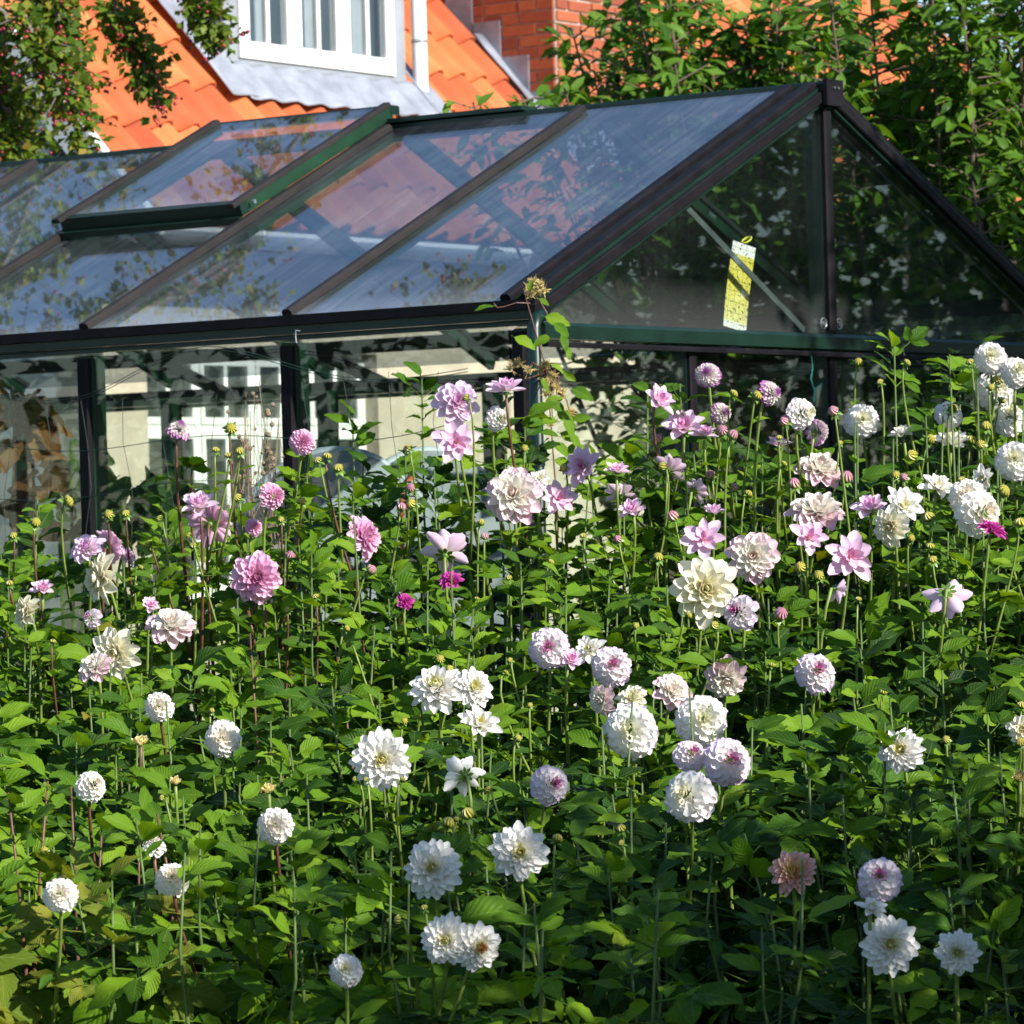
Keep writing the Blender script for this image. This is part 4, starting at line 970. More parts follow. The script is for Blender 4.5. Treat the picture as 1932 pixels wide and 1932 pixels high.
# clematis with fluffy seed heads on the corner pipe
random.seed(15)
cb = gw(-0.06, -0.12, 0.05); cl = empty('clematis_vine', cb); tag(cl, 'clematis vine with yellow fluffy seed heads climbing the greenhouse corner pipe', 'vine'); mb = MB()
def seed_head(c, r_, parent):
    m_ = MB(); ax = (Vector((random.gauss(0, .4), -0.5, 0.7))).normalized()
    for k in range(46):
        d_ = (rv(1).normalized() + ax * 0.9).normalized(); s_ = rv(1).normalized() * 0.35
        m_.tube([c, c + d_ * r_ * 0.6, c + (d_ + s_) * r_ * random.uniform(0.8, 1.05)], [0.0011, 0.0009, 0.0006], 3, False)
    m_.add([Vector(v) * 0.006 + c for v in ico], icf); m_.build('seed_head', 'seed_fluff', parent)
main = [cb, gw(-0.09, -0.09, 0.8), gw(-0.10, -0.05, 1.4), gw(-0.085, -0.06, 1.8), gw(-0.05, -0.10, 2.0)]
mb.tube([p - cb for p in main], [0.003, 0.003, 0.0024, 0.002, 0.0016], 6)
heads = [(993, 545), (1006, 535), (1020, 540), (1012, 556), (998, 560), (1026, 552), (962, 696), (978, 690), (995, 702), (1030, 690), (1022, 700), (1034, 722), (1050, 733), (1040, 712), (1052, 760), (1043, 800), (1075, 780), (1060, 745), (1030, 745)]
for i, (hx, hy) in enumerate(heads):
    c = at(hx, hy, 11.22 + random.uniform(-0.04, 0.04)); root_ = main[min(range(5), key=lambda k: (main[k] - c).length)]
    mb.tube([root_ - cb, root_.lerp(c, 0.5) + rv(0.015) - cb, c - cb], [0.0022, 0.0018, 0.0014], 4); seed_head(c - cb, 0.020, cl)
mb.tube([at(1000, 572, 11.2) - cb, at(975, 571, 11.18) - cb, at(950, 579, 11.18) - cb, at(938, 580, 11.18) - cb, at(932, 572, 11.18) - cb], 0.0013, 4)
mb.tube([at(1003, 575, 11.2) - cb, at(1020, 570, 11.18) - cb, at(1032, 590, 11.18) - cb, at(1036, 608, 11.18) - cb], 0.0013, 4)
mb.build('stem', 'red_stem', cl)
for (lx, ly, an, sz) in [(922, 578, 185, .05), (980, 640, -25, .06), (1040, 600, -15, .065), (1052, 615, -40, .05), (1030, 640, 200, .055), (1062, 638, -70, .045), (1072, 660, -80, .035), (1090, 738, -25, .06), (1060, 782, -35, .06), (1070, 800, -60, .06), (1040, 795, 180, .06), (935, 790, 200, .05), (1000, 800, -90, .045), (1050, 840, -30, .06), (1075, 850, 20, .05), (1030, 860, 200, .05), (1020, 780, -80, .04), (1065, 820, -20, .05), (1000, 545, 80, .03), (1022, 566, -30, .03), (1045, 690, -20, .045), (1035, 760, 30, .05), (1058, 770, 150, .045), (1080, 825, -50, .05), (1045, 820, 160, .05), (1090, 790, 10, .045), (1025, 720, -60, .04), (1068, 705, -40, .04), (1055, 870, -15, .055), (1085, 880, 200, .05)]:
    p_ = at(lx, ly, 11.16 + random.uniform(-.03, .03)); a_ = math.radians(an); e = RT * math.cos(a_) + UPV * math.sin(a_) + Vector((0, -0.25, 0)); ti = random.randrange(7, 12)
    place('leaf', LEAF_M['young_leaf'][ti], cl, frame(p_ - e * sz * 0.4 - cb, e, Vector((0.3, -0.8, 0.6)) + rv(0.3), sz * 1.25))
# ================================================================== dahlias: blooms
GA = math.pi * (3 - math.sqrt(5))
def mixc(a, b, f): return tuple(a[i] * (1 - f) + b[i] * f for i in range(3))
def bloom(name, n, th0, th1, pw, r0, L0, L1, W0, W1, pointed, cup, bend0, bend1, col, seed, zoff=0.0, jit=0.05, flat=1.0):
    """petals set on a golden-angle spiral; t = 0 centre, 1 outermost; axis +z, radius about 1"""
    r_ = random.Random(seed); S = [0, 0.22, 0.5, 0.78, 1.0]
    wr = [0.34, 0.72, 1.0, 0.95, 0.42]; wp = [0.34, 0.80, 1.0, 0.66, 0.03]
    prof = [a * (1 - pointed) + b * pointed for a, b in zip(wr, wp)]; cs = [-1, -0.5, 0, 0.5, 1]
    V, F, C = [], [], []
    for i in range(n):
        t = i / max(1, n - 1); ph = i * GA + r_.gauss(0, 0.06); tt = t ** pw
        th = th0 + (th1 - th0) * tt + r_.gauss(0, jit); L = (L0 + (L1 - L0) * t ** 0.7) * (1 + r_.gauss(0, 0.06)); W = (W0 + (W1 - W0) * t ** 0.7) * (1 + r_.gauss(0, 0.07))
        bd = bend0 + (bend1 - bend0) * tt + r_.gauss(0, 0.08)
        er = np.array([math.cos(ph), math.sin(ph), 0]); et = np.array([-math.sin(ph), math.cos(ph), 0]); ez = np.array([0, 0, 1.0])
        rr, zz = r0 * math.sin(th) * (0.35 + 0.65 * t), r0 * math.cos(th) * flat + zoff
        o = len(V); prev = 0; tw = r_.gauss(0, 0.12); cu = cup * (1 + r_.gauss(0, 0.2))
        for j, s in enumerate(S):
            if j:
                A = th + bd * ((S[j - 1] + s) / 2 - 0.35); ds = (s - S[j - 1]) * L
                rr += ds * math.sin(A); zz += ds * math.cos(A)
            A = th + bd * (s - 0.35); nr = -math.cos(A) * er + math.sin(A) * ez
            for c in cs:
                w = 0.5 * W * prof[j]
                p = er * rr + ez * zz + et * (c * w) + nr * (cu * w * c * c + tw * c * w + 0.012 * math.sin(7 * s + i) * c)
                V.append(p); C.append(col(t, s, abs(c)))
        for j in range(4):
            for k in range(4): F.append((o + j * 5 + k, o + j * 5 + k + 1, o + (j + 1) * 5 + k + 1, o + (j + 1) * 5 + k))
    V = np.array(V)
    return mesh_np(name, V, np.array(F), None, 'petal', True, np.array(C))

CRM, WHT, LIL, PNK = (0.86, 0.80, 0.68), (0.88, 0.86, 0.82), (0.68, 0.50, 0.72), (0.80, 0.42, 0.64)
DPK, MAG, YEL, GRY, PPK = (0.58, 0.14, 0.38), (0.52, 0.03, 0.32), (0.70, 0.62, 0.20), (0.42, 0.47, 0.12), (0.80, 0.62, 0.70)
PUR = (0.46, 0.13, 0.45); PEA = (0.74, 0.40, 0.32)
sm = lambda x, a, b: max(0.0, min(1.0, (x - a) / (b - a)))
cols = {
 'ball_cream': lambda t, s, c: mixc(mixc(WHT, CRM, 1 - sm(t, .1, .5)), (0.84, 0.70, 0.60), 0.22 * (1 - s)),
 'ball_white': lambda t, s, c: mixc(mixc((0.78, 0.76, 0.52), WHT, sm(t, 0.0, .3)), (0.70, 0.56, 0.70), 0.55 * sm(t, .45, 1) * (0.3 + 0.7 * s)),
 'ball_lilac': lambda t, s, c: mixc(mixc(DPK, (0.84, 0.80, 0.78), sm(t, 0.05, .22)), LIL, sm(s, .45, 1) * (0.25 + .75 * sm(t, .2, .9))),
 'ball_purple': lambda t, s, c: mixc(mixc(PUR, (0.80, 0.74, 0.70), sm(t, .06, .3)), PUR, sm(t, .5, .95) * sm(s, .1, .8)),
 'ball_pink': lambda t, s, c: mixc(mixc(DPK, PNK, sm(t, 0, .4)), PPK, .55 * sm(s, .5, 1) + .1),
 'pink_full': lambda t, s, c: mixc(mixc((0.60, 0.13, 0.36), (0.82, 0.44, 0.66), sm(t, 0, .45)), (0.88, 0.70, 0.80), .3 * s + .2 * c),
 'lilac_lily': lambda t, s, c: mixc(mixc((0.62, 0.28, 0.56), (0.82, 0.64, 0.80), sm(t, 0, .3)), (0.82, 0.76, 0.66), .75 * (1 - sm(s, .1, .65))),
 'white_pointed': lambda t, s, c: mixc(mixc((0.72, 0.68, 0.22), WHT, sm(t, .02, .26)), (0.76, 0.76, 0.36), .30 * (1 - sm(s, 0, .45))),
 'bicolour': lambda t, s, c: mixc(mixc((0.80, 0.62, 0.56), (0.84, 0.80, 0.72), sm(t, .0, .15)), (0.74, 0.46, 0.60), sm(t, .45, 1) * (.35 + .65 * s)),
 'pink_lily': lambda t, s, c: mixc(mixc((0.66, 0.22, 0.46), (0.84, 0.62, 0.78), sm(t, 0, .45)), (0.80, 0.74, 0.50), .9 * (1 - sm(s, .02, .32))),
 'pink_star': lambda t, s, c: mixc(mixc((0.66, 0.22, 0.46), (0.84, 0.60, 0.76), sm(t, 0, .4)), (0.80, 0.72, 0.40), .9 * (1 - sm(s, .02, .25))),
 'magenta': lambda t, s, c: mixc(MAG, (0.62, 0.12, 0.42), .5 * c + .2 * s),
 'peach': lambda t, s, c: mixc(mixc((0.70, 0.58, 0.14), PEA, sm(t, .02, .5)), (0.80, 0.58, 0.55), .5 * sm(s, .5, 1)),
 'cream_large': lambda t, s, c: mixc(mixc((0.68, 0.62, 0.20), (0.82, 0.78, 0.56), sm(t, 0, .35)), WHT, .5 * s),
 'white_lily': lambda t, s, c: mixc(mixc((0.66, 0.62, 0.22), WHT, sm(t, 0, .3)), (0.74, 0.72, 0.28), .8 * (1 - sm(s, .02, .3))),
 'half_open': lambda t, s, c: mixc((0.84, 0.66, 0.14), (0.88, 0.80, 0.46), sm(s, .3, 1)),
}
geo = {  # n, th0, th1, pw, r0, L0, L1, W0, W1, pointed, cup, bend0, bend1, zoff, flat
 'ball_cream': (66, .08, 2.10, .58, .66, .28, .46, .24, .56, .0, .60, -.5, 1.0, 0, 1.0),
 'ball_white': (72, .08, 2.10, .58, .62, .30, .50, .22, .56, .05, .55, -.6, .95, 0, 1.0),
 'ball_lilac': (62, .08, 2.05, .58, .58, .30, .54, .18, .56, .08, .55, -.8, .9, 0, .92),
 'ball_purple': (104, .05, 2.05, .60, .60, .30, .50, .14, .32, .25, .9, -.6, .8, 0, .95),
 'ball_pink': (92, .05, 2.0, .60, .52, .30, .56, .15, .38, .10, .8, -.8, .8, 0, .85),
 'pink_full': (72, .05, 1.80, .58, .18, .42, .88, .18, .47, .15, .7, -1.1, .15, .0, .6),
 'lilac_lily': (40, .10, 1.80, .58, .16, .44, .92, .24, .60, .25, .8, -1.2, .1, .0, .6),
 'white_pointed': (68, .05, 1.80, .56, .16, .38, .92, .18, .48, .52, .6, -1.2, .1, .0, .6),
 'bicolour': (50, .06, 1.80, .56, .16, .38, .92, .22, .60, .32, .6, -1.2, .1, .0, .6),
 'pink_lily': (20, .10, 1.50, .72, .08, .44, 1.0, .22, .60, .50, .6, -.9, -.30, .0, .6),
 'pink_star': (17, .10, 1.55, .52, .08, .36, 1.0, .18, .58, .48, .45, -.9, .10, .0, .6),
 'magenta': (40, .10, 1.70, .60, .14, .42, .92, .18, .46, .4, .8, -1.0, .2, .0, .6),
 'peach': (66, .05, 1.80, .56, .16, .38, .92, .17, .42, .45, .7, -1.2, .15, .0, .6),
 'cream_large': (40, .06, 1.75, .58, .12, .40, 1.0, .24, .58, .42, .7, -1.2, .2, .0, .6),
 'white_lily': (24, .10, 1.50, .66, .08, .44, 1.0, .20, .54, .55, .7, -.9, -.15, .0, .6),
 'half_open': (36, .02, .75, .70, .34, .70, .85, .20, .42, .2, 1.0, -1.0, -.6, -.45, .5),
}
BL = {}
for k_, g_ in geo.items():
    BL[k_] = []
    for sd_ in range(4):
        me = bloom('bloom', *g_[:13], cols[k_], 17 * sd_ + len(k_), g_[13], 0.035 if 'ball' in k_ else 0.09, g_[14])
        BL[k_].append(me)
# calyx: ring of green bracts below the bloom, and a nub
def calyx_mesh(rb, nb, L, curl, w=0.085):
    mb = MB(); mb.tube([Vector((0, 0, -0.16)), Vector((0, 0, -0.10)), Vector((0, 0, 0.0))], [0.06, rb * 0.8, rb], 8)
    c0 = curl
    for k in range(nb):
        if w > 0.2: curl = (0.75, -0.75, 0.35)[k % 3]
        a = 2 * math.pi * k / nb; er = Vector((math.cos(a), math.sin(a), 0)); et = Vector((-math.sin(a), math.cos(a), 0))
        p0 = er * rb * 0.7 + Vector((0, 0, -0.06)); p1 = er * (rb + L * 0.5) + Vector((0, 0, -0.06 - curl * 0.3)); p2 = er * (rb + L) + Vector((0, 0, -0.06 - curl))
        mb.add([p0 - et * w * 0.5, p0 + et * w * 0.5, p1 + et * w, p1 - et * w, p2 + et * 0.01, p2 - et * 0.01], [(0, 1, 2, 3), (3, 2, 4, 5)])
    return mb
def mesh_of(mb, name, mat, smooth=True):
    me = bpy.data.meshes.new(name); me.from_pydata(mb.v, [], mb.f); me.materials.append(M[mat])
    if smooth: me.polygons.foreach_set('use_smooth', [True] * len(me.polygons))
    me.update(); return me
CALYX = mesh_of(calyx_mesh(0.16, 8, 0.24, 0.02), 'calyx', 'calyx'); BUDCAL = mesh_of(calyx_mesh(0.55, 7, 0.95, 0.0, 0.34), 'calyx', 'calyx')
def bud_mesh(mat, tall):
    mb = MB(); pr = [(-.85, .30), (-.6, .72), (-.2, .98), (.2, .95), (.55, .70), (.8, .35), (.9, .05)]; n = 12; V = []
    for z, r_ in pr:
        for k in range(n):
            a = 2 * math.pi * k / n + 0.35 * z; q = r_ * (1.0 + (0.07 if k % 2 else -0.05)); V.append((q * math.cos(a), q * math.sin(a), z * tall))
    F = [(i * n + k, i * n + (k + 1) % n, (i + 1) * n + (k + 1) % n, (i + 1) * n + k) for i in range(len(pr) - 1) for k in range(n)] + [tuple((len(pr) - 1) * n + k for k in range(n))]
    mb.add(V, F); return mesh_of(mb, 'bud', mat)
BUDS = [bud_mesh('bud', 0.75), bud_mesh('bud', 1.0), bud_mesh('pink_bud', 1.15)]

# ------------------------------------------------------------------ where the bank of leaves stands
BX = [-100, 0, 150, 300, 450, 600, 700, 850, 1000, 1150, 1400, 1550, 1650, 1750, 1932, 2100]
BY = [1085, 1080, 1085, 1055, 1015, 970, 935, 895, 885, 885, 868, 870, 830, 790, 755, 745]
D0, D1, PF = 7.35, 10.55, 1700.0
def pyback(px): return float(np.interp(px, BX, BY))
def bank_depth(px, py):
    f = (PF - py) / (PF - pyback(px)); return D0 + (D1 - D0) * max(-0.02, min(1.0, f))
def bank_top(px, d):
    f = max(0.0, min(1.03, (d - D0) / (D1 - D0))); py = PF - (PF - pyback(px)) * f; return at(px, py, d).z

# px, py, diameter (print of 1932), kind, turn (0 = to the camera, + = to the right), tilt up, red stem, label
B_ = [
(337, 812, 44, 'ball_purple', 60, 62, 1, 'small half-open lilac dahlia high on a lone red stem before the side glass'),
(571, 834, 48, 'ball_pink', 10, 5, 0, 'pink ball dahlia against the second side post of the greenhouse'),
(515, 936, 54, 'ball_pink', 55, 5, 0, 'pink ball dahlia tilted sideways left of the second side post'),
(376, 957, 74, 'pink_lily', -20, 60, 1, 'wide pink dahlia facing upward above one seen from behind'),
(398, 988, 78, 'pink_full', 158, 15, 1, 'pink dahlia seen from behind showing its green calyx, left of centre'),
(164, 1036, 60, 'lilac_lily', -15, 35, 0, 'pale lilac and white dahlia behind a darker pink one at the far left'),
(206, 1032, 62, 'pink_full', 135, 10, 1, 'deep pink dahlia turned away at the far left above a cream bloom'),
(236, 1052, 48, 'pink_lily', 70, 20, 0, 'pale pink dahlia half hidden behind the far left deep pink one'),
(192, 1092, 90, 'cream_large', -60, 5, 0, 'large creamy white dahlia hanging sideways below the far left pink blooms'),
(480, 995, 34, 'ball_pink', 35, 10, 0, 'little pink ball dahlia low in front of the greenhouse glass'),
(483, 1090, 94, 'pink_full', 8, 6, 1, 'large clear pink dahlia facing forward on three red stems'),
(684, 1013, 82, 'pink_full', 55, 10, 1, 'pink dahlia turned to the side between two greenhouse posts'),
(50, 1154, 62, 'cream_large', -50, 15, 0, 'pale yellow dahlia low at the left border of the bed'),
(80, 1113, 46, 'pink_lily', 10, 50, 0, 'small pale pink dahlia partly hidden above the pale yellow one'),
(283, 1143, 36, 'pink_lily', 20, 40, 0, 'small blush dahlia among leaves under the back-turned pink blooms'),
(220, 1232, 84, 'cream_large', -20, 0, 0, 'creamy dahlia behind red stems above two pale blush blooms'),
(180, 1258, 64, 'bicolour', -30, 40, 0, 'blush white dahlia beside the creamy one at the left'),
(322, 1182, 92, 'bicolour', 10, 50, 0, 'blush white dahlia mostly hidden by leaves behind red stems'),
(173, 1166, 38, 'ball_lilac', -40, 20, 0, 'small lilac dahlia in shade among leaves at the left'),
(841, 1045, 96, 'pink_lily', 165, 40, 0, 'wide pink dahlia seen from below and behind in the middle'),
(765, 1135, 32, 'magenta', 20, 20, 0, 'small magenta dahlia on a green stem left of the middle'),
(850, 1096, 44, 'magenta', 0, 40, 0, 'magenta dahlia half hidden behind a broad leaf'),
(862, 760, 84, 'lilac_lily', 15, 18, 0, 'full lilac dahlia standing tall left of the corner pipe'),
(860, 836, 84, 'pink_star', 5, 10, 0, 'open pink dahlia with six broad petals under the tall lilac one'),
(955, 738, 76, 'pink_lily', 0, 78, 1, 'pink dahlia facing the sky beside the corner pipe'),
(940, 790, 44, 'ball_white', 40, 0, 0, 'small white ball dahlia in front of the corner post'),
(968, 935, 104, 'bicolour', -5, 22, 0, 'large white and pink dahlia below the corner pipe'),
(1053, 941, 68, 'pink_star', 20, 15, 0, 'pale pink dahlia touching the large white and pink one'),
(1018, 904, 36, 'white_lily', 10, 30, 0, 'small white dahlia peeping out behind the corner pipe foot'),
(1102, 882, 78, 'pink_lily', -35, 15, 0, 'lilac pink dahlia facing left just right of the corner pipe'),
(1164, 890, 48, 'pink_lily', 10, 65, 0, 'small pink dahlia opening upward right of the corner pipe'),
(1240, 757, 70, 'pink_lily', 50, 35, 1, 'pink dahlia leaning right in front of the gable glass'),
(1335, 706, 48, 'ball_purple', -10, 15, 0, 'round purple and white dahlia highest before the gable glass'),
(1290, 808, 78, 'pink_lily', -10, 45, 0, 'pink dahlia with long side petals before the gable glass'),
(1329, 822, 58, 'pink_lily', 15, 72, 0, 'pink dahlia seen edge on behind the long petalled one'),
(1362, 779, 42, 'ball_purple', 35, 5, 0, 'magenta rimmed ball dahlia below the highest purple one'),
(1453, 741, 46, 'ball_purple', 65, 5, 0, 'purple and white ball dahlia facing right before the gable'),
(1514, 780, 56, 'ball_white', 50, 5, 0, 'white ball dahlia turned right before the gable post'),
(1543, 815, 48, 'ball_purple', 130, 10, 0, 'purple ball dahlia seen from behind beside the white one'),
(1627, 793, 60, 'ball_white', 0, 10, 0, 'round white dahlia facing forward right of the gable post'),
(1470, 841, 52, 'pink_lily', 0, 80, 0, 'small pink dahlia opening upward below the gable post'),
(1545, 887, 92, 'bicolour', 20, 55, 0, 'white and pink dahlia facing up at the right'),
(1262, 889, 70, 'pink_lily', 150, 50, 0, 'pink dahlia seen from behind right of the corner'),
(1172, 936, 62, 'pink_lily', 170, 55, 0, 'pink dahlia seen from its back low beside the corner'),
(1193, 965, 54, 'pink_lily', -30, 50, 0, 'pale pink dahlia tucked under leaves beside the corner'),
(1310, 925, 50, 'pink_lily', 140, 20, 0, 'pale pink dahlia hidden among stems right of the corner'),
(1328, 1020, 82, 'pink_star', -10, 30, 0, 'soft pink dahlia left of the full round pink and white one'),
(1420, 1050, 94, 'bicolour', 0, 8, 0, 'full round pink and white dahlia facing forward right of the middle'),
(1540, 966, 108, 'bicolour', 5, 62, 0, 'broad white and pink dahlia facing the sky at the right'),
(1525, 1016, 74, 'pink_star', 10, 28, 0, 'pink star shaped dahlia under the broad white and pink one'),
(1604, 1050, 94, 'pink_star', 5, 12, 0, 'large open pink dahlia with eight pointed petals'),
(1346, 967, 44, 'pink_lily', 10, 78, 0, 'half open pink dahlia pointing upward above the soft pink one'),
(1330, 1112, 120, 'cream_large', 10, 5, 0, 'big pale cream dahlia with loose petals behind leaves'),
(1395, 1155, 66, 'ball_lilac', -35, 15, 0, 'white dahlia with lilac heart beside the big pale cream one'),
(1577, 1112, 52, 'pink_lily', 120, -20, 0, 'blush dahlia nodding away under the large open pink one'),
(1788, 1118, 92, 'pink_lily', 160, -35, 0, 'pink dahlia hanging down from a thick green stem at the right'),
(1869, 674, 60, 'ball_white', -5, 15, 0, 'white dahlia highest of all at the right border'),
(1918, 700, 58, 'ball_white', 10, 12, 0, 'white dahlia with pink eye beside the highest right one'),
(1880, 733, 76, 'ball_white', 5, 15, 0, 'large shaded white dahlia under the two highest ones'),
(1794, 838, 76, 'white_lily', 0, 68, 0, 'white dahlia with spreading petals facing up at the right'),
(1704, 820, 50, 'white_lily', -30, 70, 0, 'half open white dahlia at the right before the gable'),
(1824, 935, 64, 'ball_cream', -10, 15, 0, 'front one of two touching creamy ball dahlias at the right'),
(1850, 968, 82, 'ball_cream', 25, 5, 0, 'rear lower one of two touching creamy ball dahlias at the right'),
(1872, 1002, 58, 'magenta', 60, 60, 0, 'bright magenta dahlia under the two creamy balls'),
(1768, 922, 66, 'white_lily', 20, 50, 0, 'white dahlia behind a round green bud at the right'),
(1702, 958, 82, 'white_lily', 20, 30, 0, 'white dahlia beside a pale yellow one at the right'),
(1680, 994, 66, 'cream_large', -30, -10, 0, 'pale yellow dahlia nodding at the right'),
(1914, 868, 74, 'ball_white', -10, 12, 0, 'large blush white dahlia cut by the right border'),
(1905, 790, 62, 'ball_white', 0, 45, 0, 'shaded white dahlia behind leaves at the right border'),
(1858, 905, 58, 'white_lily', -45, 10, 0, 'white dahlia in shade left of the one cut by the border'),
(1642, 962, 72, 'pink_lily', -10, 60, 0, 'pale pink dahlia hidden behind stems right of the broad white one'),
(1792, 780, 50, 'ball_white', 20, 30, 0, 'faded white dahlia in shade behind leaves near the gable'),
(1036, 1222, 72, 'ball_lilac', -5, 8, 0, 'white dahlia with purple heart in the middle of the bed'),
(1154, 1256, 70, 'ball_lilac', 5, 12, 0, 'white dahlia with purple heart right of the middle pair'),
(1075, 1246, 48, 'pink_lily', 30, 40, 0, 'small pink dahlia between two purple hearted white ones'),
(1112, 1228, 60, 'white_lily', -20, 30, 0, 'pale white dahlia hidden behind the two purple hearted ones'),
(1369, 1280, 78, 'bicolour', 5, -32, 0, 'blush dahlia nodding downward on a green stem'),
(1540, 1268, 74, 'ball_lilac', 10, 20, 0, 'lilac and white dahlia alone at the right of the nodding one'),
(1266, 1304, 70, 'bicolour', 20, 30, 0, 'blush white dahlia above the largest white ball'),
(1192, 1318, 54, 'cream_large', -10, 40, 0, 'creamy dahlia partly hidden above the largest white ball'),
(1136, 1320, 56, 'bicolour', -40, -10, 0, 'pale blush dahlia left of the creamy one'),
(1189, 1379, 98, 'ball_white', -5, 8, 0, 'largest white ball dahlia right of the middle'),
(1325, 1359, 94, 'ball_white', 5, 8, 0, 'big white ball dahlia above the lilac tipped one'),
(1374, 1436, 84, 'ball_lilac', 15, 12, 0, 'lilac tipped white dahlia touching the big white ball'),
(1303, 1424, 60, 'ball_lilac', 20, 25, 0, 'small lilac hearted dahlia squeezed between three white balls'),
(1299, 1502, 92, 'ball_white', -20, 12, 0, 'shaded white ball dahlia lowest of the right cluster'),
(1040, 1480, 70, 'ball_lilac', 25, 10, 0, 'white dahlia with lilac tips alone under the middle'),
(826, 1300, 104, 'white_pointed', -20, 40, 0, 'large white dahlia facing up behind yellow buds'),
(893, 1297, 72, 'white_pointed', 20, 20, 0, 'white dahlia right of the large one behind yellow buds'),
(905, 1370, 84, 'white_lily', 15, 45, 0, 'open white dahlia with few petals under the white pair'),
(876, 1462, 82, 'white_lily', -150, 10, 0, 'shaded white dahlia seen from behind a leaf'),
(721, 1434, 106, 'white_pointed', 0, 6, 0, 'big bright white dahlia with yellow heart left of the middle'),
(816, 1638, 104, 'white_pointed', -5, 8, 0, 'big white dahlia in shade with yellow heart near two cream buds'),
(980, 1608, 104, 'white_pointed', 5, 6, 0, 'big white dahlia facing forward in the shaded lower middle'),
(843, 1774, 96, 'white_pointed', -8, 6, 0, 'white dahlia joined to one with an orange heart'),
(900, 1786, 88, 'white_pointed', 25, 0, 0, 'ragged white dahlia with an orange heart at the bottom'),
(653, 1830, 58, 'ball_white', 0, 15, 0, 'small white dahlia alone in shade at the bottom'),
(300, 1333, 56, 'ball_cream', 0, 10, 1, 'cream ball dahlia upper one of the left cream balls'),
(419, 1393, 64, 'ball_cream', 0, 6, 0, 'cream ball dahlia next to red stems at the left'),
(174, 1482, 56, 'ball_cream', 30, 20, 1, 'cream ball dahlia tilted sideways on a dark stem at the left'),
(265, 1400, 32, 'half_open', 0, 60, 1, 'opening yellow dahlia on a long thin stem at the left'),
(331, 1475, 25, 'half_open', 5, 55, 0, 'small opening yellow dahlia between cream balls'),
(507, 1490, 28, 'half_open', 0, 50, 0, 'opening yellow dahlia above a cream ball'),
(518, 1558, 66, 'ball_cream', 0, 8, 1, 'cream ball dahlia below an opening yellow one'),
(290, 1597, 46, 'ball_cream', 0, 75, 1, 'flat cream dahlia seen edge on at the left'),
(325, 1657, 62, 'ball_cream', 5, 25, 1, 'cream ball dahlia shedding petals at the lower left'),
(113, 1688, 62, 'ball_cream', 0, 14, 0, 'cream ball dahlia lowest at the left'),
(1700, 1416, 80, 'white_pointed', -20, 15, 0, 'white dahlia with yellow heart alone at the right in shade'),
(1497, 1645, 86, 'peach', -5, 22, 0, 'peach and yellow dahlia alone in the dark lower right'),
(1660, 1657, 84, 'ball_lilac', -5, 22, 0, 'lilac rimmed white dahlia in the dark lower right'),
(1645, 1717, 56, 'white_lily', 20, 55, 0, 'small yellow hearted white dahlia under the lilac rimmed one'),
(1679, 1783, 100, 'white_pointed', 5, 8, 0, 'big pointed white dahlia at the lower right'),
(1806, 1797, 82, 'white_pointed', 0, 0, 0, 'white dahlia with green heart beside the big pointed one'),
(1930, 1378, 56, 'cream_large', -10, 10, 0, 'yellow dahlia cut by the right border'),
(1924, 1466, 32, 'half_open', -10, 40, 0, 'opening peach dahlia bud at the right border'),
]
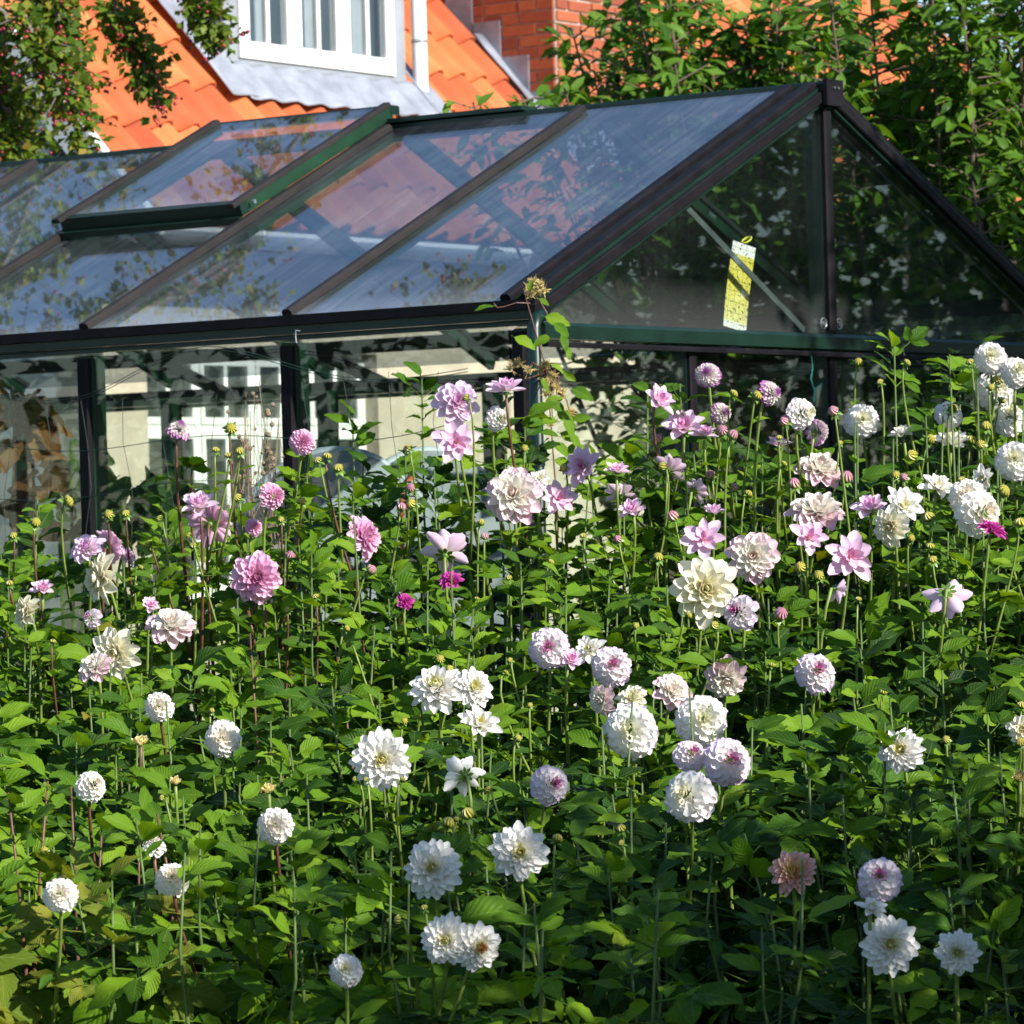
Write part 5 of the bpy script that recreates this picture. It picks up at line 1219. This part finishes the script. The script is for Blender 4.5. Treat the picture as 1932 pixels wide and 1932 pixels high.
BUDP = [(130, 946, 22, 0), (68, 985, 18, 0), (205, 970, 16, 0), (237, 968, 15, 0), (300, 978, 14, 0), (365, 870, 17, 0), (407, 848, 14, 0), (430, 858, 13, 0), (436, 808, 20, 0), (452, 850, 16, 0), (448, 938, 15, 0), (280, 1027, 17, 0), (365, 1028, 15, 0), (265, 1070, 12, 0), (548, 1048, 18, 2), (542, 1150, 12, 0), (600, 868, 15, 0), (638, 882, 18, 0), (618, 860, 16, 0), (570, 945, 15, 0), (530, 980, 12, 0), (657, 1215, 14, 0), (655, 1185, 12, 0), (700, 1075, 18, 2), (768, 845, 15, 0), (774, 920, 16, 2), (758, 957, 16, 2), (775, 950, 18, 1), (908, 985, 13, 1), (915, 1012, 13, 2), (878, 750, 14, 0), (1012, 908, 14, 2), (990, 845, 12, 0), (1063, 883, 14, 1), (1240, 828, 18, 2), (1385, 742, 16, 0), (1430, 745, 18, 0), (1362, 812, 20, 2), (1383, 820, 18, 2), (1270, 974, 20, 2), (1242, 1050, 18, 0), (1250, 880, 16, 1), (1230, 868, 12, 0), (1165, 1017, 14, 2), (1340, 895, 16, 2), (1385, 920, 16, 2), (1412, 932, 15, 1), (1479, 795, 16, 2), (1470, 825, 12, 0), (1480, 790, 14, 2), (1572, 775, 18, 2), (1620, 683, 16, 1), (1712, 684, 14, 0), (1660, 720, 12, 0), (1597, 900, 22, 2), (1498, 912, 20, 2), (1480, 875, 12, 0), (1585, 835, 10, 0), (1510, 1070, 20, 1), (1545, 1085, 18, 0), (1348, 1180, 16, 1), (1473, 1158, 24, 2), (1350, 1068, 14, 0), (1456, 1255, 14, 0), (1667, 1304, 16, 0), (1720, 1015, 14, 0), (1755, 910, 22, 0), (1690, 895, 15, 0), (1730, 938, 22, 1), (1752, 975, 20, 1), (1705, 900, 14, 2), (1688, 940, 15, 2), (1720, 860, 22, 1), (1832, 830, 22, 0), (1850, 838, 16, 0), (1815, 905, 16, 0), (1895, 925, 24, 0), (1880, 715, 16, 0), (1830, 682, 14, 0), (1800, 770, 18, 0), (1756, 828, 18, 1), (1860, 803, 18, 1), (1890, 755, 15, 0), (1755, 1030, 16, 0), (1760, 1055, 16, 0), (1870, 730, 12, 0), (1925, 985, 22, 0),
 (830, 1243, 16, 0), (848, 1262, 15, 1), (812, 1276, 12, 0), (762, 1360, 14, 1), (782, 1302, 12, 0), (978, 1392, 14, 0), (920, 1490, 15, 0), (760, 1470, 12, 0), (690, 1470, 10, 0), (668, 1470, 10, 0), (882, 1535, 24, 1), (846, 1552, 22, 1), (862, 1545, 10, 0), (1052, 1582, 18, 1), (800, 1712, 14, 0), (750, 1735, 18, 0), (1172, 1562, 18, 0), (1172, 1590, 12, 0), (1138, 1390, 12, 0), (955, 1270, 12, 0), (962, 1245, 10, 0), (1000, 1330, 10, 0), (83, 1605, 16, 0), (305, 1505, 11, 0), (1785, 1395, 14, 0), (1928, 1330, 18, 0), (1925, 1400, 18, 0), (400, 1340, 10, 0), (355, 1010, 12, 0), (100, 1210, 12, 0), (25, 1010, 14, 0), (18, 1100, 14, 0), (595, 1125, 13, 0), (1100, 1010, 12, 0), (1040, 1060, 12, 0), (1300, 1160, 14, 0), (1620, 1130, 12, 0), (1200, 1180, 12, 0), (1440, 1010, 12, 0), (900, 1130, 11, 0), (960, 1090, 11, 1)]

random.seed(77)
def facing(turn, tilt):
    a, b = math.radians(turn), math.radians(tilt)
    return Vector((math.sin(a) * math.cos(b), -math.cos(a) * math.cos(b), math.sin(b)))
def stem_path(p, f, length, lean, n=6):
    """from the flower's neck down into the leaves"""
    a = p - f * 0.012; pts = [a]; d = (-f * 0.45 + Vector((0, 0, -1))).normalized(); L = 0
    end = a + Vector((lean[0], lean[1], -length)); c1 = a + d * length * 0.22
    for i in range(1, n + 1):
        t_ = i / n; pts.append((1 - t_) ** 2 * a + 2 * t_ * (1 - t_) * c1 + t_ * t_ * end)
    return pts
BLOOMS = []; LEAVES = {}     # discs kept free of leaves in front of them
OUTL = []
for i, (px, py, dia, kind, turn, tilt, red, label) in enumerate(B_):
    d = bank_depth(px, py)
    top = pyback(px)
    if py < top + 60: d = D1 - 0.30 + random.uniform(-0.12, 0.12) + (0.35 if px > 1600 else 0)
    else: d -= 0.16
    p = at(px, py, d); R = dia * (0.68 if kind == 'half_open' else 0.54) * KP * d; f = facing(turn, tilt)
    BLOOMS.append((p, R, px, py, dia * 0.5, d))
    ln = min(p.z - 0.12, random.uniform(0.42, 0.62)); lean = (random.gauss(0, 0.06), random.uniform(0.20, 0.34))
    pts = stem_path(p, f, ln, lean)
    # extend to the ground so that the stem really stands in the bed
    q0 = pts[-1]; pts += [Vector((q0.x, q0.y + 0.12, q0.z * 0.55)), Vector((q0.x, q0.y + 0.16, 0.04))]
    base = Vector(pts[-1]); root = empty('dahlia', base); tag(root, label, 'dahlia', None)
    s_ = MB(); s_.tube([q - base for q in pts], [0.0034, 0.0034, 0.0036, 0.0038, 0.0042, 0.005, 0.0055, 0.006, 0.006], 6)
    s_.build('stem', 'red_stem' if red else 'green_stem', root, True)
    me = BL[kind][random.randrange(4)]
    q = f.to_track_quat('Z', 'Y').to_matrix().to_4x4() @ Matrix.Rotation(random.uniform(0, 6.28), 4, 'Z') @ Matrix.Diagonal((random.uniform(.95, 1.05), random.uniform(.95, 1.05), 1, 1))
    bo = place('bloom', me, root, Matrix.Translation(p - base) @ q @ Matrix.Scale(R, 4))
    zc_ = -0.30 if kind.startswith('ball') else -0.05
    place('calyx', CALYX, bo, Matrix.Translation((0, 0, zc_)))
    OUTL.append((root, base, p, px, py, d, pts, red))
    # a pair or two of leaves on the flower stem
    for k in range(random.choice((2, 3, 3))):
        j = 1 + k; c = pts[j].lerp(pts[j + 1], random.random()); az = random.uniform(0, 6.28)
        for sg in (0, 1):
            a = az + sg * math.pi; e = Vector((math.cos(a), math.sin(a), random.uniform(-.1, .7))); sz = random.uniform(0.05, 0.115)
            LEAVES.setdefault(i, []).append((random.randrange(4, 12), c, e, Vector((0, 0, 1)) + SUN * 0.5 + rv(.25), sz, 'young_leaf' if random.random() < .5 else 'dahlia_leaf'))
# the orange heart
for (root, base, p, px, py, d, pts, red) in OUTL:
    if (px, py) == (900, 1786):
        mb = MB(); f = facing(25, 0)
        for k in range(24):
            e = (f + rv(.45)).normalized(); mb.tube([p - base + f * 0.012, p - base + f * 0.018 + e * 0.012], [0.002, 0.001], 4)
        simple('orange_heart', (0.45, 0.13, 0.02), 0.7, 0.3, 60); mb.build('heart', 'orange_heart', root)
# red extra stems under the large pink dahlia
for (root, base, p, px, py, d, pts, red) in OUTL:
    if (px, py) == (483, 1090):
        mb = MB()
        for (xa, ya, xb, yb) in ((468, 1150, 487, 1250), (505, 1145, 490, 1245), (487, 1240, 480, 1400), (505, 1290, 520, 1400), (512, 1270, 505, 1400)):
            mb.tube([at(xa, ya, d + .02) - base, at((xa + xb) / 2, (ya + yb) / 2, d + 0.01) - base, at(xb, yb, d + .03) - base], 0.0042, 6)
        mb.build('stem', 'red_stem', root, True)
# buds: each belongs to the flower stem nearest to it
for (px, py, sz, bm_) in BUDP:
    d = bank_depth(px, py); top = pyback(px)
    if py < top + 60: d = D1 - 0.30 + random.uniform(-0.15, 0.1) + (0.35 if px > 1600 else 0)
    else: d -= 0.12
    if d > 8.2 and random.random() < 0.0: continue
    o_ = min(OUTL, key=lambda o: (o[3] - px) ** 2 + (o[4] - py) ** 2)
    root, base = o_[0], o_[1]; p = at(px, py, d); R = sz * 0.5 * KP * d * 1.12
    f = (facing(random.gauss(0, 50), random.uniform(15, 75))).normalized(); ln = min(p.z - 0.1, random.uniform(0.22, 0.42))
    pts = stem_path(p, f, ln, (random.gauss(0, 0.05), random.uniform(0.08, 0.18)), 5)
    s_ = MB(); s_.tube([q - base for q in pts], [0.0022, 0.0024, 0.0027, 0.003, 0.0034, 0.0038], 5); s_.build('stem', 'red_stem' if (px < 620 and random.random() < .6) else 'green_stem', root, True)
    mx = Matrix.Translation(p - base) @ f.to_track_quat('Z', 'Y').to_matrix().to_4x4() @ Matrix.Scale(R, 4)
    bo = place('bud', BUDS[bm_], root, mx); place('calyx', BUDCAL, bo, Matrix.Translation((0, 0, -0.60)))
    if random.random() < 0.8:
        c = pts[2]; az = random.uniform(0, 6.28); ix = OUTL.index(o_)
        for sg in (0, 1):
            a = az + sg * math.pi; e = Vector((math.cos(a), math.sin(a), random.uniform(0, .8)))
            LEAVES.setdefault(ix, []).append((random.randrange(7, 12), c, e, Vector((0, 0, 1)) + SUN * 0.5 + rv(.25), random.uniform(0.035, 0.075), 'young_leaf'))

# ------------------------------------------------------------------ dahlias: leaf plants
BA = np.array([(b[2], b[3], b[4], b[5]) for b in BLOOMS])
def hides_bloom(c, rad):
    px, py, d = pix(c); rp = rad / (KP * d)
    dist = np.hypot(BA[:, 0] - px, BA[:, 1] - py)
    return bool(np.any((d < BA[:, 3] + 0.03) & (dist < BA[:, 2] * 0.85 + rp * 0.85)))
for ix, lst in LEAVES.items():
    root, base = OUTL[ix][0], OUTL[ix][1]
    for (ti, c, e, nr, sz, m_) in lst:
        e = Vector(e).normalized()
        if hides_bloom(c + e * sz * 0.6, sz * 0.5): continue
        place('leaf', LEAF_M[m_][ti], root, frame(c - base, e, nr, sz * (1.3 if ti < 7 else 1.0)))

random.seed(101)
rows = [float(r_) for r_ in np.arange(D0, D1 + 0.75, 0.50)]
GRP = {'l': 'leafy dahlia plants of the sunlit left part', 'm': 'leafy dahlia plants of the middle part', 'r': 'leafy dahlia plants of the shaded right part'}
LAB = {'l': 'leafy green dahlia plant without a bloom in the sunlit left part of the bed', 'm': 'leafy green dahlia plant without a bloom in the middle part of the bed', 'r': 'leafy dark green dahlia plant without a bloom in the shaded right part of the bed'}
nleaf = 0; plants = []
for ri, d in enumerate(rows):
    half = 0.128 * d + 0.25; nx = int(2 * half / (0.32 if d < 9.4 else 0.27))
    for j in range(nx + 1):
        x = -half + 2 * half * j / nx + random.gauss(0, 0.06) + (0.18 if ri % 2 else 0); y = d + random.gauss(0, 0.10)
        px0, _, _ = pix(Vector((x, y, 1.0))); ztop = bank_top(px0, y) * random.uniform(0.90, 1.06); lsz = random.uniform(0.82, 1.2)
        u_, v_ = to_uv(Vector((x, y, 0)))
        if min(u_, v_) > -0.35 and u_ > -0.3 and v_ > -0.3: continue
        base = Vector((x, y, 0.03)); zone = 'l' if px0 < 700 else 'm' if px0 < 1350 else 'r'
        root = empty('dahlia_plant', base); plants.append((root, *pix(base + Vector((0, 0, ztop * 0.85)))[:2])); tag(root, LAB[zone], 'dahlia plant', GRP[zone])
        sb = MB(); items = []; ns = random.choice((5, 6, 6, 7))
        for s in range(ns):
            a = 2 * math.pi * s / ns + random.gauss(0, 0.5); sp = random.uniform(0.06, 0.22)
            h = ztop * random.uniform(0.90, 1.08); tip = base + Vector((math.cos(a) * sp, math.sin(a) * sp * 1.1, h))
            pts = [base.lerp(tip, f) + Vector((math.cos(a), math.sin(a), 0)) * 0.06 * math.sin(f * 3.1) + rv(0.008) for f in (0, .2, .4, .6, .8, 1.0)]
            red = px0 < 650 and random.random() < 0.55
            sb.tube([p - base for p in pts], [0.0075, 0.0065, 0.0055, 0.0045, 0.003, 0.002], 6)
            for k in range(5):                                  # leafy shoot at the tip
                aa = a + k * 1.35 + random.gauss(0, .2); e = Vector((math.cos(aa), math.sin(aa), random.uniform(0.25, 1.1))).normalized(); sz = random.uniform(0.05, 0.10)
                items.append((random.randrange(7, 12), frame(tip - Vector((0, 0, 0.02 * k)), e, Vector((0, 0, .7)) + SUN * .6 + Vector((0, -.3, 0)) + rv(.3), sz), tip + e * sz * .6, sz, 0.97))
            nn = int(h / 0.066); az = random.uniform(0, 6.28)
            for k in range(nn):
                f = 0.10 + 0.90 * (k + random.uniform(0, .5)) / nn; xx = f * 5; i = min(int(xx), 4); c = pts[i].lerp(pts[i + 1], xx - i); az += 1.571 + random.gauss(0, .25)
                for sg in (0, 1):
                    aa = az + sg * math.pi; up = (random.uniform(-0.65, 0.35) if d < 9.0 else random.uniform(-0.4, 0.65)) if f < 0.85 else random.uniform(0.1, 0.9)
                    e = Vector((math.cos(aa), math.sin(aa), up)).normalized(); sz = lsz * random.uniform(0.10, 0.22) * (1.0 if f < 0.75 else 1.0 - 1.5 * (f - 0.75)) * (0.88 if d > 9.2 else 1.05 if d < 8.2 else 1.0)
                    nr = Vector((0, 0, 1.0)) + SUN * random.uniform(0.2, 0.9) + Vector((0, -0.35, 0)) + rv(0.3)
                    ti = random.choice((0, 1, 2, 3, 4, 5, 6, 7, 8, 9, 10, 11)) if f < 0.85 else random.randrange(4, 12)
                    if ti >= 7: sz *= 0.66
                    items.append((ti, frame(c, e, nr, sz), c + e * sz * 0.65, sz, f))
        sb.build('stem', 'red_stem' if (px0 < 620 and random.random() < 0.1) else 'leafy_stem', root, True)
        front = 0.0 if ri == 0 else bank_top(px0, y - 0.50); zs = 0.0 if ri == 0 else CZ - (CZ - front) * y / (y - 0.50)
        shown, hidden = [], []
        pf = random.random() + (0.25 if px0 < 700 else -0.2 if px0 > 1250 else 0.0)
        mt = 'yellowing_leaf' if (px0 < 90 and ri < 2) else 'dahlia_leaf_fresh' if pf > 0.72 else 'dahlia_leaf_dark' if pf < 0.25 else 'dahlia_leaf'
        for it in items:
            if hides_bloom(it[2], it[3] * 0.5): continue
            ppx, ppy, dd = pix(it[2])
            if it[2].z > zs - 0.03 and -30 < ppx < 1962 and ppy < 1960 and it[4] > 0.25: shown.append(it)
            elif it[4] > 0.22: hidden.append(it)
        random.shuffle(shown)
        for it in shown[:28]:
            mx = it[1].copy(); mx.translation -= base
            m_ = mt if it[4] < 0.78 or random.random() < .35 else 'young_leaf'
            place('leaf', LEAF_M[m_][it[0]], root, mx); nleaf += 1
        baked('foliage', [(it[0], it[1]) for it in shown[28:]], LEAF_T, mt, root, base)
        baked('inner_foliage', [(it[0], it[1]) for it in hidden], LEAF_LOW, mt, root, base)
free = [(b[0], b[1], b[7]) for b in B_ if len(b[7].split()) <= 10]
for (root, px, py) in sorted(plants, key=lambda q: q[1]):
    if not free: break
    k = min(range(len(free)), key=lambda i: (free[i][0] - px) ** 2 + (free[i][1] - py) ** 2); b = free.pop(k)
    root['label'] = 'leafy plant at the foot of ' + b[2]
print('leaf objects', nleaf, 'all', len(bpy.data.objects))
print('tris', sum(sum(len(p.vertices) - 2 for p in me.polygons) for me in bpy.data.meshes))
